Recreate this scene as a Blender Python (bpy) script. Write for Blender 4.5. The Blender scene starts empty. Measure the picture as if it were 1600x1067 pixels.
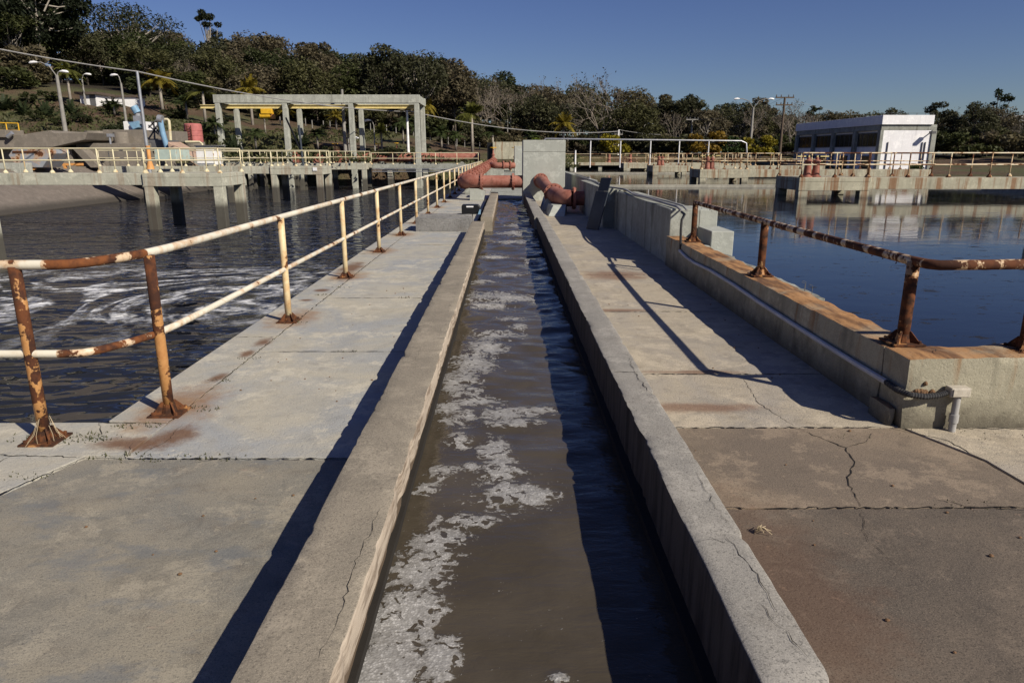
import bpy, math, random
import numpy as np
from mathutils import Vector, Matrix
R = math.radians
random.seed(7); rng = np.random.default_rng(7)
sc = bpy.context.scene
col = sc.collection

# ------------------------------------------------------------------ camera, sky, sun, exposure
F_PX, PITCH, YAW, CAM_Z = 1100.0, R(14.891), R(0.403), 1.63
cam_d = bpy.data.cameras.new('camera'); cam = bpy.data.objects.new('camera', cam_d); col.objects.link(cam)
cam_d.sensor_width = 36.0; cam_d.lens = 36.0 * F_PX / 1600.0
cam_d.clip_start = 0.05; cam_d.clip_end = 3000
cam.location = (0, 0, CAM_Z); cam.rotation_euler = (math.pi / 2 - PITCH, 0, -YAW)
sc.camera = cam

SUN_AZ, SUN_EL = R(131.0), R(36.0)          # azimuth clockwise from +Y
world = bpy.data.worlds.new('World'); sc.world = world; world.use_nodes = True
wn = world.node_tree; wn.nodes.clear()
sky = wn.nodes.new('ShaderNodeTexSky'); sky.sky_type = 'NISHITA'; sky.sun_disc = False
sky.sun_elevation = SUN_EL; sky.sun_rotation = SUN_AZ
sky.altitude = 300; sky.air_density = 1.0; sky.dust_density = 0.6; sky.ozone_density = 6.0
bg = wn.nodes.new('ShaderNodeBackground'); bg.inputs['Strength'].default_value = 0.056
wo = wn.nodes.new('ShaderNodeOutputWorld')
hs = wn.nodes.new('ShaderNodeHueSaturation'); hs.inputs['Hue'].default_value = 0.522; hs.inputs['Saturation'].default_value = 1.07
wn.links.new(sky.outputs[0], hs.inputs['Color']); wn.links.new(hs.outputs[0], bg.inputs[0]); wn.links.new(bg.outputs[0], wo.inputs[0])

sd = bpy.data.lights.new('sun', 'SUN'); sd.energy = 5.0; sd.angle = R(0.53); sd.color = (1.0, 0.91, 0.77)
sun = bpy.data.objects.new('sun', sd); col.objects.link(sun)
to_sun = Vector((math.sin(SUN_AZ) * math.cos(SUN_EL), math.cos(SUN_AZ) * math.cos(SUN_EL), math.sin(SUN_EL)))
sun.rotation_euler = to_sun.to_track_quat('Z', 'Y').to_euler(); sun.location = to_sun * 50

vs = sc.view_settings
vs.view_transform = 'Standard'; vs.look = 'None'; vs.gamma = 1.0; vs.exposure = 0.18; vs.use_curve_mapping = False
sc.render.engine = 'CYCLES'
sc.cycles.use_denoising = True
sc.cycles.max_bounces = 4; sc.cycles.diffuse_bounces = 2; sc.cycles.glossy_bounces = 3
sc.cycles.transmission_bounces = 2; sc.cycles.transparent_max_bounces = 4
sc.cycles.caustics_reflective = False; sc.cycles.caustics_refractive = False

# ------------------------------------------------------------------ helpers
_cp, _sp, _cy, _sy = math.cos(PITCH), math.sin(PITCH), math.cos(YAW), math.sin(YAW)
_fw = np.array([_sy * _cp, _cy * _cp, -_sp]); _rt = np.array([_cy, -_sy, 0.0]); _up = np.cross(_rt, _fw)
def at(px, py, Y):
    """survey helper: the real point at depth Y (metres) seen at that spot of the 1600 px photograph"""
    d = _fw * F_PX + _rt * (px - 800) - _up * (py - 533.5)
    q = np.array([0, 0, CAM_Z]) + d * (Y / d[1]); return float(q[0]), float(q[1]), float(q[2])

class MB:
    def __init__(s): s.v = []; s.f = []
    def add(s, vs_, fs_):
        o = len(s.v); s.v.extend([tuple(map(float, v)) for v in vs_]); s.f.extend([tuple(i + o for i in f) for f in fs_]); return s
    def box(s, x0, x1, y0, y1, z0, z1):
        return s.hexa([(x0, y0, z0), (x1, y0, z0), (x1, y1, z0), (x0, y1, z0)], [(x0, y0, z1), (x1, y0, z1), (x1, y1, z1), (x0, y1, z1)])
    def hexa(s, a, b):
        return s.add(list(a) + list(b), [(3, 2, 1, 0), (4, 5, 6, 7), (0, 1, 5, 4), (1, 2, 6, 5), (2, 3, 7, 6), (3, 0, 4, 7)])
    def prism(s, poly, axis, a, b):
        """polygon (u,v) extruded along axis: 'y' -> (u,*,v), 'z' -> (u,v,*), 'x' -> (*,u,v)"""
        def m(u, v, t): return {'y': (u, t, v), 'z': (u, v, t), 'x': (t, u, v)}[axis]
        n = len(poly); vs_ = [m(u, v, a) for u, v in poly] + [m(u, v, b) for u, v in poly]
        return s.add(vs_, [tuple(range(n)), tuple(range(2 * n - 1, n - 1, -1))] + [(i, i + n, (i + 1) % n + n, (i + 1) % n) for i in range(n)])
    def bar(s, p, q, w, h=None):
        h = h or w; p = Vector(p); q = Vector(q); d = (q - p).normalized()
        sde = d.cross(Vector((0, 0, 1)));  sde = Vector((1, 0, 0)) if sde.length < 1e-4 else sde.normalized()
        up = sde.cross(d); a = []
        for c in (p, q): a.append([c + sde * x * w / 2 + up * z * h / 2 for x, z in ((-1, -1), (1, -1), (1, 1), (-1, 1))])
        return s.hexa(a[0], a[1])
    def tube(s, pts, r, n=8, caps=True):
        pts = [Vector(p) for p in pts]; m = len(pts); rs = r if isinstance(r, (list, tuple)) else [r] * m
        rings = []; prev = None
        for i, p in enumerate(pts):
            t = (pts[min(i + 1, m - 1)] - pts[max(i - 1, 0)]).normalized()
            if prev is None:
                ref = Vector((0, 0, 1)) if abs(t.z) < 0.9 else Vector((1, 0, 0)); a = t.cross(ref).normalized()
            else:
                a = (prev - t * prev.dot(t)).normalized()
            prev = a; b = t.cross(a)
            rings.append([p + (a * math.cos(k * 2 * math.pi / n) + b * math.sin(k * 2 * math.pi / n)) * rs[i] for k in range(n)])
        vs_ = [v for rg in rings for v in rg]; fs = []
        for i in range(m - 1):
            for k in range(n):
                k2 = (k + 1) % n; fs.append((i * n + k, i * n + k2, (i + 1) * n + k2, (i + 1) * n + k))
        if caps: fs.append(tuple(range(n - 1, -1, -1))); fs.append(tuple(range((m - 1) * n, m * n)))
        return s.add(vs_, fs)
    def cyl(s, p, q, r0, r1=None, n=12): return s.tube([p, q], [r0, r0 if r1 is None else r1], n)
    def lathe(s, prof, c, n=16):
        vs_ = [(c[0] + r * math.cos(2 * math.pi * k / n), c[1] + r * math.sin(2 * math.pi * k / n), c[2] + z) for r, z in prof for k in range(n)]
        m = len(prof); fs = [(i * n + k, i * n + (k + 1) % n, (i + 1) * n + (k + 1) % n, (i + 1) * n + k) for i in range(m - 1) for k in range(n)]
        fs.append(tuple(range(n - 1, -1, -1))); fs.append(tuple(range((m - 1) * n, m * n))); return s.add(vs_, fs)
    def mesh(s, name, mat, smooth=False):
        me = bpy.data.meshes.new(name); me.from_pydata(s.v, [], s.f); me.materials.append(mat)
        if smooth: me.polygons.foreach_set('use_smooth', [True] * len(me.polygons))
        me.update(); return me
    def build(s, name, mat, parent=None, smooth=False, bevel=0.0):
        o = link(name, s.mesh(name, mat, smooth), parent)
        if bevel:
            b = o.modifiers.new('edge', 'BEVEL'); b.width = bevel; b.segments = 2; b.limit_method = 'ANGLE'; b.angle_limit = R(40)
        if smooth and not bevel: smooth_by_angle(o)
        return o
def smooth_by_angle(o, ang=40):
    me = o.data
    try: me.set_sharp_from_angle(angle=R(ang))
    except Exception: pass
def link(name, data, parent=None, loc=None):
    o = bpy.data.objects.new(name, data); col.objects.link(o)
    if loc is not None: o.location = loc
    if parent is not None: o.parent = parent
    return o
def tag(o, label, cat, group=None):
    o['label'] = label; o['category'] = cat
    if group: o['group'] = group
    return o
def thing(name, label, cat, group=None, loc=(0, 0, 0)):
    e = bpy.data.objects.new(name, None); col.objects.link(e); e.location = loc; e.empty_display_size = 0.3
    return tag(e, label, cat, group)
def structure(o): o['kind'] = 'structure'; return o
def share(name, me, parent, loc=(0, 0, 0), rz=0.0, scale=None, color=None):
    o = link(name, me, parent, loc); o.rotation_euler = (0, 0, rz)
    if scale: o.scale = scale
    if color: o.color = color
    return o
def vnoise(x, y, seed=0):
    x = np.asarray(x, float); y = np.asarray(y, float)
    xi = np.floor(x).astype(np.int64); yi = np.floor(y).astype(np.int64); fx = x - xi; fy = y - yi
    fx = fx * fx * (3 - 2 * fx); fy = fy * fy * (3 - 2 * fy)
    def h(a, b):
        n = (a * 374761393 + b * 668265263 + seed * 974711) & 0x7fffffff
        n = ((n ^ (n >> 13)) * 1274126177) & 0x7fffffff
        return ((n ^ (n >> 16)) & 0xffff) / 65535.0
    return (h(xi, yi) * (1 - fx) + h(xi + 1, yi) * fx) * (1 - fy) + (h(xi, yi + 1) * (1 - fx) + h(xi + 1, yi + 1) * fx) * fy

# ------------------------------------------------------------------ materials
class NT:
    def __init__(s, name):
        s.m = bpy.data.materials.new(name); s.m.use_nodes = True; s.t = s.m.node_tree; s.t.nodes.clear()
        s.out = s.t.nodes.new('ShaderNodeOutputMaterial'); s.b = s.t.nodes.new('ShaderNodeBsdfPrincipled')
        s.t.links.new(s.b.outputs[0], s.out.inputs[0])
        s.pos = s.t.nodes.new('ShaderNodeNewGeometry')
        s.b.inputs['Specular IOR Level'].default_value = 0.3
    def set(s, sock, v):
        if isinstance(v, bpy.types.NodeSocket): s.t.links.new(v, sock)
        elif isinstance(v, tuple) and len(v) == 3 and sock.type == 'RGBA': sock.default_value = (*v, 1)
        else: sock.default_value = v
    def vec(s, scale=(1, 1, 1), loc=(0, 0, 0), src=None):
        n = s.t.nodes.new('ShaderNodeMapping'); s.set(n.inputs['Vector'], src or s.pos.outputs['Position'])
        n.inputs['Scale'].default_value = scale; n.inputs['Location'].default_value = loc; return n.outputs[0]
    def noise(s, scale, detail=4, rough=0.6, v=None, dist=0.0):
        n = s.t.nodes.new('ShaderNodeTexNoise'); s.set(n.inputs['Vector'], v or s.pos.outputs['Position'])
        n.inputs['Scale'].default_value = scale; n.inputs['Detail'].default_value = detail
        n.inputs['Roughness'].default_value = rough; n.inputs['Distortion'].default_value = dist; return n.outputs['Fac']
    def ramp(s, f, a, b, lo=0.0, hi=1.0):
        n = s.t.nodes.new('ShaderNodeMapRange'); n.interpolation_type = 'SMOOTHSTEP'; s.set(n.inputs[0], f)
        n.inputs[1].default_value = a; n.inputs[2].default_value = b; n.inputs[3].default_value = lo; n.inputs[4].default_value = hi; return n.outputs[0]
    def math(s, op, a, b=0.0, c=0.0):
        n = s.t.nodes.new('ShaderNodeMath'); n.operation = op
        for i, v in enumerate((a, b, c)): s.set(n.inputs[i], v)
        return n.outputs[0]
    def mix(s, f, a, b, mode='MIX'):
        n = s.t.nodes.new('ShaderNodeMix'); n.data_type = 'RGBA'; n.blend_type = mode
        s.set(n.inputs[0], f); s.set(n.inputs[6], a); s.set(n.inputs[7], b); return n.outputs[2]
    def sep(s, v=None):
        n = s.t.nodes.new('ShaderNodeSeparateXYZ'); s.set(n.inputs[0], v or s.pos.outputs['Position']); return n.outputs
    def bump(s, h, strength=0.4, dist=0.01, normal=None):
        n = s.t.nodes.new('ShaderNodeBump'); n.inputs['Strength'].default_value = strength; n.inputs['Distance'].default_value = dist
        s.set(n.inputs['Height'], h)
        if normal is not None: s.set(n.inputs['Normal'], normal)
        return n.outputs[0]
    def objcolor(s):
        return s.t.nodes.new('ShaderNodeObjectInfo')
    def fin(s, color, rough=0.8, normal=None, metal=0.0):
        s.set(s.b.inputs['Base Color'], color); s.set(s.b.inputs['Roughness'], rough); s.set(s.b.inputs['Metallic'], metal)
        if normal is not None: s.set(s.b.inputs['Normal'], normal)
        return s.m

def concrete(name, a, b, dark=(0.12, 0.1, 0.08), dirt=0.45, streak=0.0, rust=0.0, wet=None, extra=None, speck=0.5, pits=0.5, bump=0.5):
    n = NT(name); P = n.sep()
    big = n.noise(0.9, 4, 0.65, dist=0.8); mid = n.noise(5.0, 5, 0.7); fine = n.noise(60.0, 2, 0.7); grit = n.noise(240.0, 1, 0.6)
    c = n.mix(n.ramp(big, 0.35, 0.68), a, b)
    c = n.mix(n.math('MULTIPLY', n.ramp(mid, 0.48, 0.75), dirt), c, dark)
    pale = tuple(min(1, x * 1.35) for x in a)
    c = n.mix(n.math('MULTIPLY', n.ramp(n.noise(2.3, 7, 0.8, v=n.vec((1, 1, 1), (7, 3, 1))), 0.52, 0.60), 0.6), c, pale)
    c = n.mix(n.math('MULTIPLY', n.ramp(fine, 0.55, 0.78), speck), c, tuple(x * 0.55 for x in b))
    c = n.mix(n.math('MULTIPLY', n.ramp(grit, 0.54, 0.66), speck * 0.8), c, tuple(min(1, x * 1.45) for x in a))
    c = n.mix(n.math('MULTIPLY', n.ramp(n.noise(130.0, 2, 0.7, v=n.vec((1, 1, 1), (3, 5, 2))), 0.54, 0.66), speck * 0.75), c, tuple(x * 0.42 for x in b))
    blot = n.noise(1.7, 7, 0.74, v=n.vec((1, 1, 1), (21, 13, 4)), dist=1.2)
    c = n.mix(n.math('MULTIPLY', n.ramp(blot, 0.53, 0.60), dirt * 0.55), c, tuple(x * 0.62 for x in b))
    if streak:
        st = n.noise(1.0, 5, 0.7, v=n.vec((2.6, 2.6, 0.22)))
        c = n.mix(n.math('MULTIPLY', n.ramp(st, 0.5, 0.72), streak), c, (0.07, 0.065, 0.05))
    if rust:
        st = n.noise(1.0, 5, 0.7, v=n.vec((2.4, 2.4, 0.1), (3, 9, 0)))
        c = n.mix(n.math('MULTIPLY', n.ramp(st, 0.50, 0.60), rust), c, (0.21, 0.09, 0.033))
    if wet is not None:                      # stain left by the high water mark
        e = n.math('ADD', P[2], n.math('MULTIPLY', mid, 0.25))
        c = n.mix(n.ramp(e, wet - .1, wet + 0.28, 0.9, 0.0), c, (0.045, 0.04, 0.034))
    if extra: c = extra(n, c, P, big, mid, fine)
    pit = n.ramp(n.noise(35.0, 2, 0.75), 0.36, 0.46)
    h = n.math('ADD', n.math('MULTIPLY', mid, 0.8), n.math('ADD', n.math('MULTIPLY', fine, 0.5), n.math('MULTIPLY', pit, pits)))
    return n.fin(c, 0.9, n.bump(h, bump, 0.006))

def ell(n, P, cx, cy, rx, ry, mid, soft=0.7):
    dx = n.math('DIVIDE', n.math('SUBTRACT', P[0], cx), rx); dy = n.math('DIVIDE', n.math('SUBTRACT', P[1], cy), ry)
    d = n.math('SQRT', n.math('ADD', n.math('MULTIPLY', dx, dx), n.math('MULTIPLY', dy, dy)))
    return n.ramp(n.math('ADD', d, n.math('MULTIPLY', n.math('SUBTRACT', mid, 0.5), 1.6)), 1.0 - soft, 1.15, 1.0, 0.0)

def post_rust(n, c, P, big, mid, fine):      # rust washed off the post plates, every 2.6 m along the edge
    fr = n.math('SUBTRACT', n.math('FRACT', n.math('ADD', n.math('DIVIDE', n.math('SUBTRACT', P[1], 4.45), 2.6), 0.5)), 0.5)
    dy = n.math('MULTIPLY', fr, 2.6); dx = n.math('SUBTRACT', P[0], -2.2)
    d = n.math('SQRT', n.math('ADD', n.math('MULTIPLY', dx, dx), n.math('MULTIPLY', n.math('MULTIPLY', dy, dy), 0.35)))
    m = n.ramp(n.math('ADD', d, n.math('MULTIPLY', n.math('SUBTRACT', mid, 0.5), 0.55)), 0.05, 0.36, 0.75, 0.0)
    c = n.mix(m, c, (0.25, 0.125, 0.048))
    for e in ((-2.19, 3.83, 0.28, 0.12), (-2.0, 3.95, 0.16, 0.2), (-2.18, 5.08, 0.08, 0.14), (-2.2, 5.74, 0.07, 0.13), (-2.18, 6.11, 0.09, 0.16), (-2.3, 8.6, 0.12, 0.12), (-2.32, 8.0, 0.1, 0.08), (-2.32, 10.4, 0.2, 0.7)):
        c = n.mix(n.math('MULTIPLY', ell(n, P, *e, mid), 0.85), c, (0.135, 0.06, 0.025))
    return c
def left_near(n, c, P, big, mid, fine):
    p = n.noise(1.0, 8, 0.8, v=n.vec((6, 12, 6)))
    c = n.mix(n.math('MULTIPLY', n.ramp(p, 0.6, 0.67), 0.55), c, (0.36, 0.27, 0.21))
    c = n.mix(n.math('MULTIPLY', n.ramp(n.noise(2.0, 5, 0.7, v=n.vec((1, 2, 1), (5, 1, 0))), 0.52, 0.66), 0.5), c, (0.13, 0.145, 0.16))
    return post_rust(n, c, P, big, mid, fine)
def right_brown(n, c, P, big, mid, fine):
    p = n.noise(1.0, 8, 0.8, v=n.vec((11, 11, 11)))
    near = n.ramp(n.noise(1.1, 3, 0.5, v=n.vec((1, 1, 1), (2.2, 4.1, 0))), 0.42, 0.6)
    c = n.mix(n.math('MULTIPLY', n.math('MULTIPLY', n.ramp(p, 0.58, 0.66), near), 0.6), c, (0.30, 0.21, 0.15))
    c = n.mix(n.math('MULTIPLY', ell(n, P, 1.1, 2.4, 0.35, 0.9, mid), 0.4), c, (0.10, 0.045, 0.025))
    return c
def right_spots(n, c, P, big, mid, fine):
    for e in ((1.45, 5.2, 0.45, 0.06), (1.2, 7.42, 0.4, 0.09), (1.5, 9.7, 0.6, 0.5), (1.3, 4.4, 0.5, 0.12)):
        c = n.mix(n.math('MULTIPLY', ell(n, P, *e, mid), 0.65), c, (0.16, 0.07, 0.035))
    return c
def parapet_rust(n, c, P, big, mid, fine):
    N = n.sep(n.pos.outputs['Normal'])
    top = n.ramp(N[2], 0.6, 0.9)
    g = n.noise(1.0, 5, 0.65, v=n.vec((9, 1.6, 2)))
    c2 = n.mix(n.ramp(g, 0.4, 0.62), (0.40, 0.21, 0.085), (0.12, 0.055, 0.025))
    c = n.mix(n.math('MULTIPLY', top, n.ramp(n.noise(2.0, 4, 0.6), 0.3, 0.5, 0.35, 0.95)), c, c2)
    run = n.noise(1.0, 4, 0.7, v=n.vec((4.5, 4.5, 0.3), (1, 2, 0)))
    zf = n.ramp(P[2], 0.1, 0.44)
    c = n.mix(n.math('MULTIPLY', n.math('MULTIPLY', n.ramp(run, 0.52, 0.66), zf), 0.75), c, (0.23, 0.115, 0.045))
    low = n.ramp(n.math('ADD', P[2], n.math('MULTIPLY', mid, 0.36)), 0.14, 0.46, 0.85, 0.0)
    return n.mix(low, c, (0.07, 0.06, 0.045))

PALE, PALE2 = (0.42, 0.39, 0.315), (0.30, 0.315, 0.325)
M = {}
M['walk_left'] = concrete('pale_concrete_slab', PALE, PALE2, dirt=0.34, dark=(0.17, 0.145, 0.115), extra=post_rust, speck=0.45)
M['walk_left_near'] = concrete('worn_concrete_slab', (0.265, 0.238, 0.185), (0.185, 0.18, 0.16), dirt=0.6, extra=left_near, speck=0.8, bump=0.45, pits=0.2)
M['walk_right'] = concrete('tan_concrete_slab', (0.385, 0.335, 0.255), (0.31, 0.285, 0.25), dirt=0.5, extra=right_spots, speck=0.55)
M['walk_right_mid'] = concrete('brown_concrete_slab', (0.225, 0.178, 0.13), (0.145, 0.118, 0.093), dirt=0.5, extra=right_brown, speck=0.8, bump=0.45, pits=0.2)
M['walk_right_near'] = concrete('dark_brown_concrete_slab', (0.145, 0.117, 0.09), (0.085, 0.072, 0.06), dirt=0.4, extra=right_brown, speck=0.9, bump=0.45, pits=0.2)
def wall_face(n, c, P, big, mid, fine):       # the water side keeps a smoother cream render
    N = n.sep(n.pos.outputs['Normal'])
    st = n.noise(1.0, 4, 0.7, v=n.vec((3, 3, 22)))
    face = n.mix(n.ramp(st, 0.42, 0.66), (0.46, 0.39, 0.31), (0.20, 0.155, 0.115))
    face = n.mix(n.ramp(P[2], 0.10, 0.135, 0.9, 0.0), face, (0.10, 0.07, 0.045))
    return n.mix(n.ramp(N[0], 0.5, 0.8), c, face)
M['wall_left'] = concrete('canal_wall_concrete', (0.28, 0.245, 0.19), (0.215, 0.19, 0.15), dirt=0.4, speck=0.8, bump=0.5, pits=0.12, extra=wall_face)
def shaded_face(n, c, P, big, mid, fine):        # shade of the water side painted into its colour, streaky
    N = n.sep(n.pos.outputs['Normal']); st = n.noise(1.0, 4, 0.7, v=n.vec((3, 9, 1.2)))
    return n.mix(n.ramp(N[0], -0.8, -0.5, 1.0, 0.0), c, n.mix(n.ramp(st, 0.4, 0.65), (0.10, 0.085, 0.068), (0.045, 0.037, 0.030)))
M['wall_right'] = concrete('canal_wall_concrete_grey', (0.285, 0.27, 0.24), (0.22, 0.21, 0.19), dirt=0.35, speck=0.9, bump=0.45, pits=0.12, extra=shaded_face)
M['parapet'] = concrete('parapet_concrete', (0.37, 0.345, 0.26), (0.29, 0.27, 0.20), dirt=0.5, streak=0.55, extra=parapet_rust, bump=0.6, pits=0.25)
M['grey'] = concrete('grey_green_concrete', (0.33, 0.345, 0.31), (0.25, 0.255, 0.225), dirt=0.5, streak=0.7)
M['tower'] = concrete('painted_concrete', (0.385, 0.40, 0.36), (0.345, 0.36, 0.325), dirt=0.15, streak=0.15, speck=0.2)
M['deck_left'] = concrete('bridge_concrete', (0.46, 0.455, 0.37), (0.38, 0.38, 0.31), dirt=0.3, streak=0.45, rust=0.35, wet=-0.42)
M['deck_right'] = concrete('rust_streaked_concrete', (0.43, 0.41, 0.31), (0.35, 0.33, 0.25), dirt=0.3, streak=0.4, rust=0.75, wet=-0.12)
M['gantry'] = concrete('gantry_concrete', (0.40, 0.41, 0.36), (0.33, 0.34, 0.30), dirt=0.25, streak=0.4)
M['bank'] = concrete('bank_concrete', (0.17, 0.145, 0.125), (0.14, 0.122, 0.105), dirt=0.4, wet=-1.15)
M['plant'] = concrete('brown_grey_concrete', (0.205, 0.18, 0.15), (0.175, 0.155, 0.13), dirt=0.2, streak=0.2)
M['dark_block'] = concrete('block_concrete', (0.25, 0.245, 0.235), (0.17, 0.168, 0.165), dirt=0.5, speck=0.9, pits=1.0, bump=1.0)
M['kerb'] = concrete('tank_kerb_concrete', (0.36, 0.345, 0.29), (0.28, 0.27, 0.23), dirt=0.5, wet=-0.32)

def plain(name, c, rough=0.6, metal=0.0, var=0.15, dirt=0.25, sc_=3.0):
    n = NT(name); a = n.noise(sc_, 5, 0.65); f = n.noise(sc_ * 12, 3, 0.6)
    k = n.mix(n.ramp(a, 0.3, 0.7), tuple(x * (1 - var) for x in c), tuple(min(1, x * (1 + var)) for x in c))
    k = n.mix(n.math('MULTIPLY', n.ramp(f, 0.52, 0.75), dirt), k, tuple(x * 0.35 for x in c))
    return n.fin(k, rough, n.bump(f, 0.15, 0.004), metal)

def paint_rust(name, paint, thr=0.5, scale=6.0, rust1=(0.20, 0.075, 0.022), rust2=(0.06, 0.022, 0.012), vscale=(1, 1, 1), tint=None):
    """flaking paint over rust; the object's colour value shifts how much has flaked away"""
    n = NT(name); oi = n.objcolor(); amt = n.sep(oi.outputs['Color'])[0]
    v = n.vec(vscale); a = n.noise(scale, 5, 0.6, v=v, dist=0.4); g = n.noise(scale * 9, 4, 0.7)
    t = n.math('ADD', a, n.math('MULTIPLY', n.math('SUBTRACT', g, 0.5), 0.16))
    msk = n.ramp(n.math('ADD', t, amt), thr, thr + 0.035)
    halo = n.ramp(n.math('ADD', t, amt), thr - 0.14, thr + 0.01)
    p = n.mix(n.ramp(n.noise(2.0, 3), 0.3, 0.7), paint, tuple(x * 0.82 for x in paint))
    p = n.mix(n.math('MULTIPLY', halo, 0.6), p, (0.50, 0.27, 0.10))
    r = n.mix(n.ramp(n.noise(scale * 2.2, 5, 0.65), 0.36, 0.62), rust1, rust2)
    h = n.math('SUBTRACT', n.math('MULTIPLY', g, 0.6), n.math('MULTIPLY', msk, 0.7))
    return n.fin(n.mix(msk, p, r), n.mix(msk, (0.45,) * 3, (0.92,) * 3), n.bump(h, 0.7, 0.004))
M['rail_near'] = paint_rust('flaking_cream_paint', (0.78, 0.73, 0.60), 0.61, 4.2, (0.17, 0.06, 0.02), (0.05, 0.02, 0.012))
M['post_rusty'] = paint_rust('orange_rust_with_dark_scabs', (0.40, 0.185, 0.065), 0.50, 5.0, (0.12, 0.042, 0.016), (0.045, 0.018, 0.011))
M['post_paint'] = paint_rust('yellowed_cream_paint', (0.68, 0.56, 0.34), 0.60, 4.2, (0.20, 0.075, 0.022), (0.05, 0.02, 0.012))
M['rail_flake'] = paint_rust('flaking_white_paint_on_rust', (0.60, 0.54, 0.42), 0.45, 3.2, (0.12, 0.045, 0.02), (0.05, 0.02, 0.012), (3.5, 3.5, 1.5))
M['rust'] = paint_rust('bare_rust', (0.26, 0.11, 0.045), 0.42, 9.0, (0.13, 0.048, 0.018), (0.04, 0.018, 0.011))
M['rust_dark'] = paint_rust('dark_flaking_rust', (0.34, 0.24, 0.15), 0.36, 7.0, (0.13, 0.047, 0.018), (0.035, 0.016, 0.010))
M['rail_cream'] = paint_rust('cream_rail_paint', (0.68, 0.62, 0.42), 0.68, 3.0)
M['rail_rusty'] = paint_rust('rusty_cream_rail_paint', (0.62, 0.55, 0.38), 0.53, 2.2, (0.17, 0.07, 0.03))
def red_paint():
    n = NT('salmon_red_pipe_paint'); a = n.noise(2.2, 5, .65); f = n.noise(24.0, 4, .7); N = n.sep(n.pos.outputs['Normal'])
    c = n.mix(n.ramp(a, .35, .65), (0.25, 0.083, 0.057), (0.35, 0.155, 0.115))
    c = n.mix(n.math('MULTIPLY', n.ramp(f, .5, .7), .3), c, (0.40, 0.23, 0.18))
    c = n.mix(n.math('MULTIPLY', n.ramp(n.noise(1.0, 4, .7, v=n.vec((5, 5, .8))), .52, .68), .5), c, (0.11, 0.045, 0.03))
    return n.fin(c, .7, n.bump(f, .25, .004))
M['red_pipe'] = red_paint()
M['red_tank'] = plain('faded_red_plastic', (0.42, 0.14, 0.13), 0.6)
M['yellow'] = plain('yellow_paint', (0.72, 0.42, 0.03), 0.5)
M['beam_yellow'] = plain('pale_yellow_beam_paint', (0.62, 0.52, 0.24), 0.5)
M['blue'] = plain('light_blue_paint', (0.19, 0.33, 0.47), 0.5)
M['white'] = plain('white_paint', (0.78, 0.78, 0.78), 0.6, 0, 0.05, 0.12)
M['facade'] = concrete('white_render', (0.84, 0.84, 0.86), (0.80, 0.80, 0.82), dirt=0.04, streak=0.15, speck=0.05, pits=0.1, bump=0.1)
M['steel'] = plain('galvanised_steel', (0.45, 0.46, 0.48), 0.4, 0.6)
M['dark_steel'] = plain('dark_blue_steel', (0.045, 0.055, 0.072), 0.5, 0.0)
M['black'] = plain('black_plastic', (0.012, 0.012, 0.013), 0.4)
M['pole'] = plain('pole_concrete', (0.25, 0.24, 0.22), 0.85)
M['wood'] = plain('weathered_wood', (0.10, 0.075, 0.055), 0.9)
M['lamp'] = plain('lamp_head_white', (0.8, 0.8, 0.8), 0.35)
M['cable'] = plain('cable_grey', (0.27, 0.265, 0.26), 0.6)
M['conduit'] = plain('grey_conduit', (0.50, 0.50, 0.51), 0.5)
M['pvc'] = plain('grey_pvc', (0.34, 0.335, 0.325), 0.6)
M['beige'] = plain('dirty_beige_box', (0.46, 0.42, 0.35), 0.6, 0, .15, .4, 20)
M['hose'] = plain('black_corrugated_hose', (0.03, 0.03, 0.032), 0.6)
M['skip'] = paint_rust('grey_blue_skip_paint', (0.30, 0.32, 0.35), 0.6, 1.6)
M['mint'] = paint_rust('pale_green_paint', (0.45, 0.55, 0.50), 0.68, 1.6)
M['tile'] = plain('salmon_slope', (0.40, 0.28, 0.21), 0.85)
M['shade_glass'] = plain('dark_glass', (0.02, 0.022, 0.026), 0.12)
M['frame_dark'] = plain('grey_frame', (0.11, 0.11, 0.115), 0.6)
M['crack'] = plain('crack_dirt', (0.022, 0.019, 0.016), 1.0)
M['weed'] = plain('weed_green', (0.06, 0.062, 0.028), 0.9, 0, 0.3, 0.3, 30)
M['straw'] = plain('dry_straw', (0.36, 0.29, 0.19), 0.9)
M['mud'] = plain('mud_nest', (0.17, 0.10, 0.055), 1.0, 0, 0.3, 0.5, 20)
M['orange'] = plain('orange_paint', (0.62, 0.30, 0.10), 0.6)
M['trunk_pale'] = plain('pale_trunk', (0.30, 0.27, 0.23), 0.9, 0, 0.2, 0.3, 1.5)
M['trunk'] = plain('brown_trunk', (0.11, 0.09, 0.07), 0.95, 0, 0.3, 0.4, 1.2)
M['twig'] = plain('grey_twigs', (0.20, 0.17, 0.14), 0.95, 0, 0.2, 0.3, 0.7)
M['roof'] = plain('dark_roof', (0.10, 0.075, 0.06), 0.9)
M['dirt_far'] = plain('far_tower', (0.35, 0.35, 0.36), 0.9)

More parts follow.
